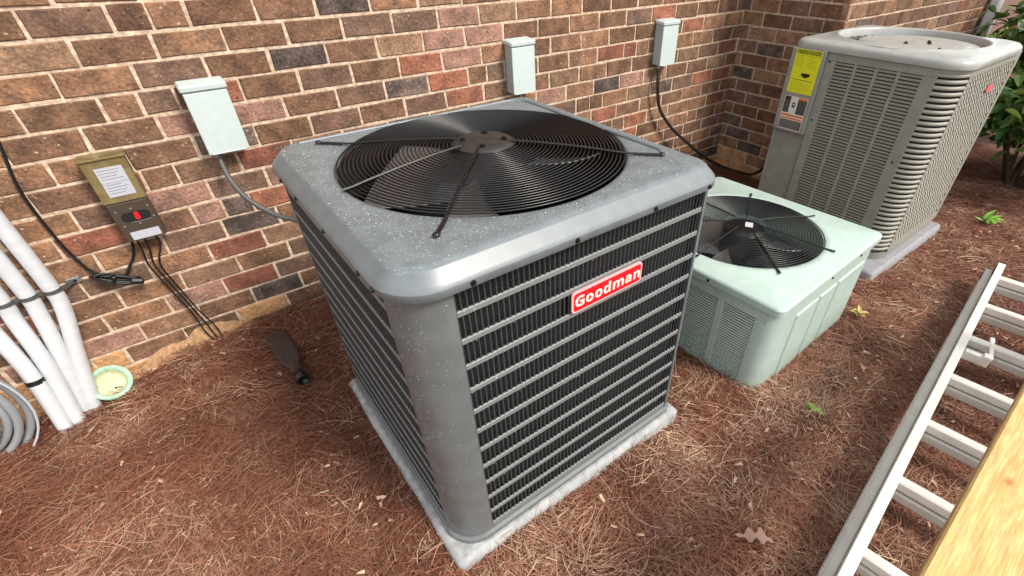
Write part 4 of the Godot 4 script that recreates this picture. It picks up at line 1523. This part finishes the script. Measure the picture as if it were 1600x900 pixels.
	put("screw", screw_mesh(0.004), M.screw, strap, Transform3D(Basis(Quaternion(Vector3.UP, Vector3.BACK)), Vector3(0.122, 0, 0.007)))
	# grey tubing coil at the far left
	var coil := thing("tubing_coil", "coil of grey plastic tubing at the far left beside the white pipes", "tubing", Vector3(-0.845, 0.20, 0.15))
	for k in 4:
		var sh := Shape.new()
		var cpts := []
		for i in 40:
			var a := TAU * i / 40.0
			var R := 0.265 - 0.030 * k
			cpts.append(Vector3(cos(a) * R * 0.85, sin(a) * R, 0.012 * sin(a * 2.0 + k) + 0.018 * (k % 2)))
		sh.tube(cpts, 0.0125, 10, true)
		put("loop", sh.done(), M.grey_tube, coil)
	var wire := Shape.new()
	var wpts := []
	for i in 22:
		var a := lerpf(2.3, -0.8, i / 21.0)
		wpts.append(Vector3(cos(a) * 0.25, sin(a) * 0.27, 0.045))
	wire.tube(wpts, 0.004, 6)
	put("white_wire", wire.done(), M.grey_light, coil)
	var cup := Shape.new()
	for k in 3:
		cup.tube([Vector3(0.02 - 0.035 * k, -0.165 - 0.012 * k, 0.04), Vector3(-0.02 - 0.035 * k, -0.205 - 0.012 * k, 0.06)], 0.017, 12)
	put("coupling", cup.done(), M.grey_light, coil)
	# green cap leaning on the wall
	var cap := thing("drain_cap", "round mint green plastic cap leaning beside the white pipes", "cap", Vector3(-0.424, 0.050, 0.050))
	var tilt := Basis(Vector3(0, 0, 1), -0.12) * Basis(Vector3.RIGHT, 0.72)
	var cs := Shape.new()
	cs.lathe(Vector3.ZERO, [Vector2(0.0, -0.030), Vector2(0.045, -0.030), Vector2(0.060, -0.024), Vector2(0.068, -0.006), Vector2(0.070, 0.008), Vector2(0.066, 0.013), Vector2(0.057, 0.012), Vector2(0.052, 0.004)], 40, tilt)
	put("rim", cs.done(), M.mint, cap)
	var ci := Shape.new()
	ci.lathe(Vector3.ZERO, [Vector2(0.052, 0.004), Vector2(0.047, -0.010), Vector2(0.036, -0.016), Vector2(0.0, -0.018)], 40, tilt)
	put("hollow", ci.done(), M.mint_inside, cap)
	var hole := Shape.new()
	hole.lathe(tilt * Vector3(0.008, -0.0158, 0.022), [Vector2(0.005, -0.001), Vector2(0.0, 0.0006)], 10, tilt)
	put("hole", hole.done(), M.ink, cap)

# ---------------------------------------------------------------- loose things on the ground
func build_loose() -> void:
	# dark stake with a round socket
	var s := thing("stake", "dark brown paddle shaped plastic stake with a round socket, lying on the straw", "garden stake", Vector3(0.170, gy(0.17, 0.36) + 0.040, 0.365), 0.0)
	var tilt := Basis(Vector3.UP, -1.52) * Basis(Vector3.BACK, -0.05)
	var sh := Shape.new()
	var rings := []
	for q in [[-0.168, 0.034, 0.003], [-0.163, 0.041, 0.005], [-0.05, 0.042, 0.0065], [0.03, 0.038, 0.008], [0.06, 0.028, 0.010], [0.085, 0.020, 0.012], [0.125, 0.017, 0.014]]:
		var ring := PackedVector3Array()
		for i in 16:
			var a := TAU * i / 16.0
			var ca := cos(a); var sa := sin(a)
			ring.append(tilt * Vector3(q[0], signf(sa) * pow(absf(sa), 0.6) * q[2], signf(ca) * pow(absf(ca), 0.6) * q[1]))
		rings.append(ring)
	sh.loft(rings)
	sh.cap(rings[0], tilt * Vector3.LEFT)
	put("blade", sh.done(), M.stake, s)
	var so := Shape.new()
	so.lathe(tilt * Vector3(0.122, 0, 0), [Vector2(0.0, 0), Vector2(0.019, 0.0), Vector2(0.021, 0.01), Vector2(0.021, 0.028), Vector2(0.024, 0.030), Vector2(0.024, 0.037), Vector2(0.020, 0.039), Vector2(0.020, 0.044), Vector2(0.024, 0.046), Vector2(0.024, 0.054), Vector2(0.018, 0.056), Vector2(0.016, 0.048), Vector2(0, 0.046)], 24, tilt * Basis(Vector3.BACK, -PI * 0.5))
	put("socket", so.done(), M.rubber, s)
	# oak leaf, leaf bits, sprouts
	var leaf := oak_leaf(0.13)
	var spots := [
		[Vector3(1.075, 0, 2.035), 2.3, 0.85, Color(0.60, 0.475, 0.42), "large pale lobed dry leaf on the straw near the ladder's rail"],
		[Vector3(2.02, 0, 1.86), 0.7, 0.42, Color(0.66, 0.50, 0.36), "small tan dry leaf on dark straw between green unit and ladder"],
		[Vector3(1.40, 0, 2.06), 1.2, 0.32, Color(0.63, 0.46, 0.40), "small curled dry leaf lying close beside the ladder rail"],
		[Vector3(3.30, 0, 1.88), 2.6, 0.40, Color(0.66, 0.50, 0.38), "dry leaf near the far end of the ladder"],
		[Vector3(3.75, 0, 1.75), 1.0, 0.5, Color(0.60, 0.36, 0.26), "reddish dry leaf on the mulch in front of the shrubs"],
	]
	for q in spots:
		var m := flat(q[3], 0.75)
		var p: Vector3 = q[0]
		p.y = gy(p.x, p.z) + 0.024
		var o := put("dry_leaf", leaf, m, self, Transform3D(Basis(Vector3.UP, q[1]) * Basis(Vector3.RIGHT, 0.12) * Basis.from_scale(Vector3.ONE * q[2]), p))
		tag(o, q[4], "leaf")
	sprout(Vector3(1.66, 0, 1.84), "tiny green sprout coming through the straw in front of the green unit", 0.05, 6, Color(0.25, 0.36, 0.06))
	sprout(Vector3(3.98, 0, 1.70), "bright green seedling on dark mulch below the shrubs", 0.11, 9, Color(0.20, 0.42, 0.05))
	sprout(Vector3(2.38, 0, 1.66), "yellowish grass tuft against the right corner of the green unit", 0.06, 9, Color(0.42, 0.34, 0.10))

func oak_leaf(len: float) -> ArrayMesh:
	var sh := Shape.new()
	var n := 26
	var edge_l := []
	var edge_r := []
	var mid := []
	for i in n + 1:
		var t := float(i) / n
		var w := 0.26 * sin(PI * pow(t, 0.8)) * (0.62 + 0.38 * cos(t * TAU * 3.2)) + 0.006
		var y := 0.012 * sin(t * 5.0) + 0.02 * t
		mid.append(Vector3(t * len, y, 0))
		edge_l.append(Vector3(t * len + 0.12 * w * len, y + w * len * 0.25, w * len))
		edge_r.append(Vector3(t * len + 0.12 * w * len, y + w * len * 0.18, -w * len))
	for i in n:
		sh.quad(mid[i], mid[i + 1], edge_l[i + 1], edge_l[i], Vector3.UP, 1)
		sh.quad(mid[i], mid[i + 1], edge_r[i + 1], edge_r[i], Vector3.UP, 1)
	sh.tube([mid[0] - Vector3(len * 0.25, 0.002, 0), mid[0], mid[n / 2] + Vector3(0, 0.0006, 0)], 0.0012, 5)
	return sh.done()

func leaf_blade(len: float, wide: float) -> ArrayMesh:
	var sh := Shape.new()
	var n := 6
	for i in n:
		var q := []
		for k in 2:
			var t := float(i + k) / n
			var w := wide * pow(sin(PI * clampf(pow(t, 0.75), 0.0, 1.0)), 0.9) + 0.0004
			var y := -0.25 * len * t * t
			q.append([Vector3(t * len, y, 0), Vector3(t * len, y + w * 0.35, w), Vector3(t * len, y + w * 0.35, -w)])
		sh.quad(q[0][0], q[1][0], q[1][1], q[0][1], Vector3.UP, 1)
		sh.quad(q[0][0], q[1][0], q[1][2], q[0][2], Vector3.UP, 2)
	return sh.done()

func sprout(at: Vector3, label: String, h: float, n: int, col: Color) -> void:
	at.y = gy(at.x, at.z)
	var o := thing("sprout", label, "plant", at)
	var r := RandomNumberGenerator.new()
	r.seed = hash(label)
	var m := flat(col.linear_to_srgb(), 0.5)
	m.backlight_enabled = true
	m.backlight = Color(0.3, 0.3, 0.3)
	var lb := leaf_blade(h * 0.75, h * 0.16)
	for i in n:
		var b := Basis(Vector3.UP, r.randf() * TAU) * Basis(Vector3.BACK, r.randf_range(0.2, 1.1))
		put("leaf", lb, m, o, Transform3D(b, Vector3(r.randf_range(-0.01, 0.01), h * r.randf_range(0.15, 0.55), r.randf_range(-0.01, 0.01))))
	var st := Shape.new()
	st.tube([Vector3(0, -0.01, 0), Vector3(0.002, h * 0.55, 0)], 0.0016, 5)
	put("stem", st.done(), m, o)

# ---------------------------------------------------------------- ladder and timber
func build_ladder() -> void:
	var p0 := Vector3(2.985, 0, 1.995)
	var dir := Vector3(-1.855, 0, 0.223).normalized()
	var side := Vector3(-dir.z, 0, dir.x)
	if side.z < 0: side = -side
	var o := thing("ladder", "aluminium extension ladder lying flat on the straw", "ladder", p0 + Vector3(0, -0.008, 0))
	var bs := Basis(dir, Vector3.UP, side)
	o.basis = bs
	# local: x along the ladder, z across, rungs every 0.3048 from x = 0
	var a := -0.150
	var b := 2.62
	var L := b - a
	var W := 0.40
	for layer in 2:
		var yc := 0.072 if layer == 0 else 0.120
		var wide := W + (0.050 if layer == 0 else 0.0)
		for sg in [0, 1]:
			var zc: float = -0.015 if layer == 1 else -0.046
			if sg == 1: zc = W - zc
			var sh := Shape.new()
			var inward := 1.0 if sg == 0 else -1.0
			sh.box(Vector3((a + b) * 0.5, yc, zc - inward * 0.004), Vector3(L, 0.064, 0.004))
			sh.box(Vector3((a + b) * 0.5, yc + 0.034, zc), Vector3(L, 0.0045, 0.030), 0.0015)
			sh.box(Vector3((a + b) * 0.5, yc - 0.034, zc), Vector3(L, 0.0045, 0.030), 0.0015)
			sh.box(Vector3((a + b) * 0.5, yc + 0.0375, zc - inward * 0.012), Vector3(L - 0.002, 0.003, 0.005), 0.001)
			put("rail", sh.done(), M.alu if layer == 1 else M.alu_dull, o)
			var ec := Shape.new()
			ec.box(Vector3(a - 0.006, yc, zc), Vector3(0.016, 0.070, 0.032), 0.004)
			put("end_cap", ec.done(), M.rubber, o)
	for layer in 2:
		for k in 9:
			var x := 0.3048 * k
			if x > b - 0.05: continue
			var y := 0.136 if layer == 1 else 0.094
			var sh := Shape.new()
			var ring0 := PackedVector3Array()
			var ring1 := PackedVector3Array()
			for q in [[-0.016, 0.014], [-0.013, 0.018], [0.013, 0.018], [0.016, 0.014], [0.016, -0.013], [0.012, -0.018], [-0.012, -0.018], [-0.016, -0.013]]:
				ring0.append(Vector3(x + q[0] + (0.004 if layer == 0 else 0.0), y + q[1], -0.006))
				ring1.append(Vector3(x + q[0] + (0.004 if layer == 0 else 0.0), y + q[1], W + 0.006))
			sh.loft([ring0, ring1], true, false)
			for gx in [-0.010, 0.0, 0.009]:
				sh.box(Vector3(x + gx + (0.004 if layer == 0 else 0.0), y + 0.0185, W * 0.5), Vector3(0.003, 0.0018, W))
			put("rung", sh.done(), M.alu if layer == 1 else M.alu_dull, o)
	var lock := Shape.new()
	lock.box(Vector3(0.63, 0.150, 0.075), Vector3(0.155, 0.010, 0.016), 0.002, Basis(Vector3.UP, -0.12))
	lock.box(Vector3(0.70, 0.128, 0.045), Vector3(0.024, 0.040, 0.085), 0.003)
	lock.box(Vector3(0.70, 0.150, 0.075), Vector3(0.030, 0.018, 0.030), 0.003)
	put("rung_lock", lock.done(), M.alu, o)

func build_timber() -> void:
	var o := thing("timber_rail", "rough yellow pine board on posts at the lower right, closest to the camera", "board", Vector3(1.3, 0.0, 2.38), 0.040)
	var sh := Shape.new()
	sh.box(Vector3(0, 0.601, 0.0), Vector3(2.6, 0.038, 0.235), 0.004)
	put("plank", sh.done(), M.pine_wood, o)
	for x in [-1.15, 1.15]:
		var p := Shape.new()
		p.box(Vector3(x, 0.24, 0.02), Vector3(0.09, 0.684, 0.09), 0.004)
		put("post", p.done(), M.pine_wood, o)

# ---------------------------------------------------------------- planting at the right
func shrub(label: String, at: Vector3, size: Vector3, n: int, seed_: int) -> void:
	var o := thing("shrub", label, "shrub", at, 0.0, "shrubs beyond the tall unit")
	var r := RandomNumberGenerator.new()
	r.seed = seed_
	var st := Shape.new()
	var tips := []
	for k in 14:
		var a := r.randf() * TAU
		var d := Vector3(cos(a) * size.x * r.randf_range(0.3, 0.9), size.y * r.randf_range(0.55, 0.98), sin(a) * size.z * r.randf_range(0.3, 0.9))
		var mid := d * 0.5 + Vector3(r.randfn(0, 0.05), 0.08, r.randfn(0, 0.05))
		st.tube(spline([Vector3(r.randfn(0, 0.05), -0.05, r.randfn(0, 0.05)), mid, d], 5), 0.012, 6, false, true, 0.3)
		tips.append([mid, d])
	put("stems", st.done(), M.bark, o)
	var xfs := []
	var cols := []
	for k in n:
		var tp = tips[r.randi() % tips.size()]
		var base: Vector3 = (tp[0] as Vector3).lerp(tp[1], r.randf_range(0.1, 1.05))
		var p := base + Vector3(r.randfn(0, 0.085), r.randfn(0, 0.075), r.randfn(0, 0.085))
		if p.y < size.y * 0.16: continue
		var s := r.randf_range(0.6, 1.25)
		var b := Basis(Vector3.UP, r.randf() * TAU) * Basis(Vector3.BACK, r.randf_range(-0.7, 0.5)) * Basis(Vector3.RIGHT, r.randfn(0, 0.4)) * Basis.from_scale(Vector3.ONE * s)
		xfs.append(Transform3D(b, p))
		var t := r.randf()
		var c := Color(0.04, 0.10, 0.022).lerp(Color(0.16, 0.28, 0.05), t * t)
		if r.randf() < 0.10: c = Color(0.26, 0.34, 0.06)
		if r.randf() < 0.05: c = Color(0.26, 0.15, 0.07)
		cols.append(c)
	many("leaves", leaf_blade(0.105, 0.026), M.leaf, o, xfs, cols)

func build_planting() -> void:
	shrub("dark green leafy shrub directly behind the tall condenser's right edge", Vector3(4.80, -0.03, 1.62), Vector3(0.66, 1.10, 0.62), 4200, 11)
	shrub("looser yellow green shrub at the far end of the brick wall", Vector3(5.9, -0.03, 1.35), Vector3(0.7, 1.35, 0.55), 3000, 12)
	shrub("low dark shrub at the right edge of the planting bed", Vector3(5.35, -0.03, 2.25), Vector3(0.6, 0.95, 0.6), 3000, 13)
	var d := thing("downspout", "white downspout at the far end of the brick wall", "downspout", Vector3(5.93, 0, 0.72))
	var sh := Shape.new()
	sh.box(Vector3(0, 1.42, 0.01), Vector3(0.10, 2.75, 0.075), 0.012)
	put("pipe", sh.done(), M.white_paint, d)
	var el := Shape.new()
	el.box(Vector3(0, 0.02, 0.09), Vector3(0.10, 0.075, 0.22), 0.012, Basis(Vector3.RIGHT, 0.35))
	put("elbow", el.done(), M.white_paint, d)

# ---------------------------------------------------------------- scene
func _ready() -> void:
	rng.seed = 12
	gnoise.noise_type = FastNoiseLite.TYPE_SIMPLEX_SMOOTH
	gnoise.frequency = 1.0
	gnoise.seed = 8
	gnoise.fractal_octaves = 2

	var cam := Camera3D.new()
	cam.name = "camera"
	cam.projection = Camera3D.PROJECTION_FRUSTUM
	cam.near = 0.05
	cam.far = 1000.0
	cam.size = 2.0 * 0.05 * 450.0 / 752.765
	cam.frustum_offset = Vector2((800.0 - 874.797) / 752.765, (485.475 - 450.0) / 752.765) * 0.05
	cam.transform = Transform3D(Basis(Vector3(0.78509402, -0.00356594, 0.61936633), Vector3(0.38290755, 0.78879081, -0.48082312), Vector3(-0.48683589, 0.6146514, 0.62064037)).orthonormalized(), Vector3(0.15285683, 1.44104163, 2.19796717))
	add_child(cam)
	cam.current = true

	var env := Environment.new()
	env.background_mode = Environment.BG_SKY
	var sm := ProceduralSkyMaterial.new()
	sm.sky_top_color = Color(0.90, 0.915, 0.93)
	sm.sky_horizon_color = Color(0.94, 0.94, 0.935)
	sm.sky_curve = 0.2
	sm.ground_bottom_color = Color(0.35, 0.32, 0.30)
	sm.ground_horizon_color = Color(0.55, 0.54, 0.52)
	sm.sky_energy_multiplier = 1.0
	var sky := Sky.new()
	sky.sky_material = sm
	env.sky = sky
	env.tonemap_mode = Environment.TONE_MAPPER_LINEAR
	env.tonemap_exposure = 1.85
	env.sdfgi_enabled = true
	env.ssao_enabled = true
	env.ssil_enabled = true
	var we := WorldEnvironment.new()
	we.name = "environment"
	we.environment = env
	add_child(we)

	var sun := DirectionalLight3D.new()
	sun.name = "sun"
	sun.light_energy = 0.85
	sun.light_color = Color(1.0, 0.97, 0.93)
	sun.light_angular_distance = 16.0
	sun.shadow_enabled = true
	sun.rotation_degrees = Vector3(-46, 24, 0)
	add_child(sun)

	build_materials()
	build_ground()
	build_house()
	build_grey_unit()
	build_sage_unit()
	build_tall_unit()
	build_wall_things()
	build_ladder()
	build_timber()
	build_planting()
	build_loose()
	build_straw()
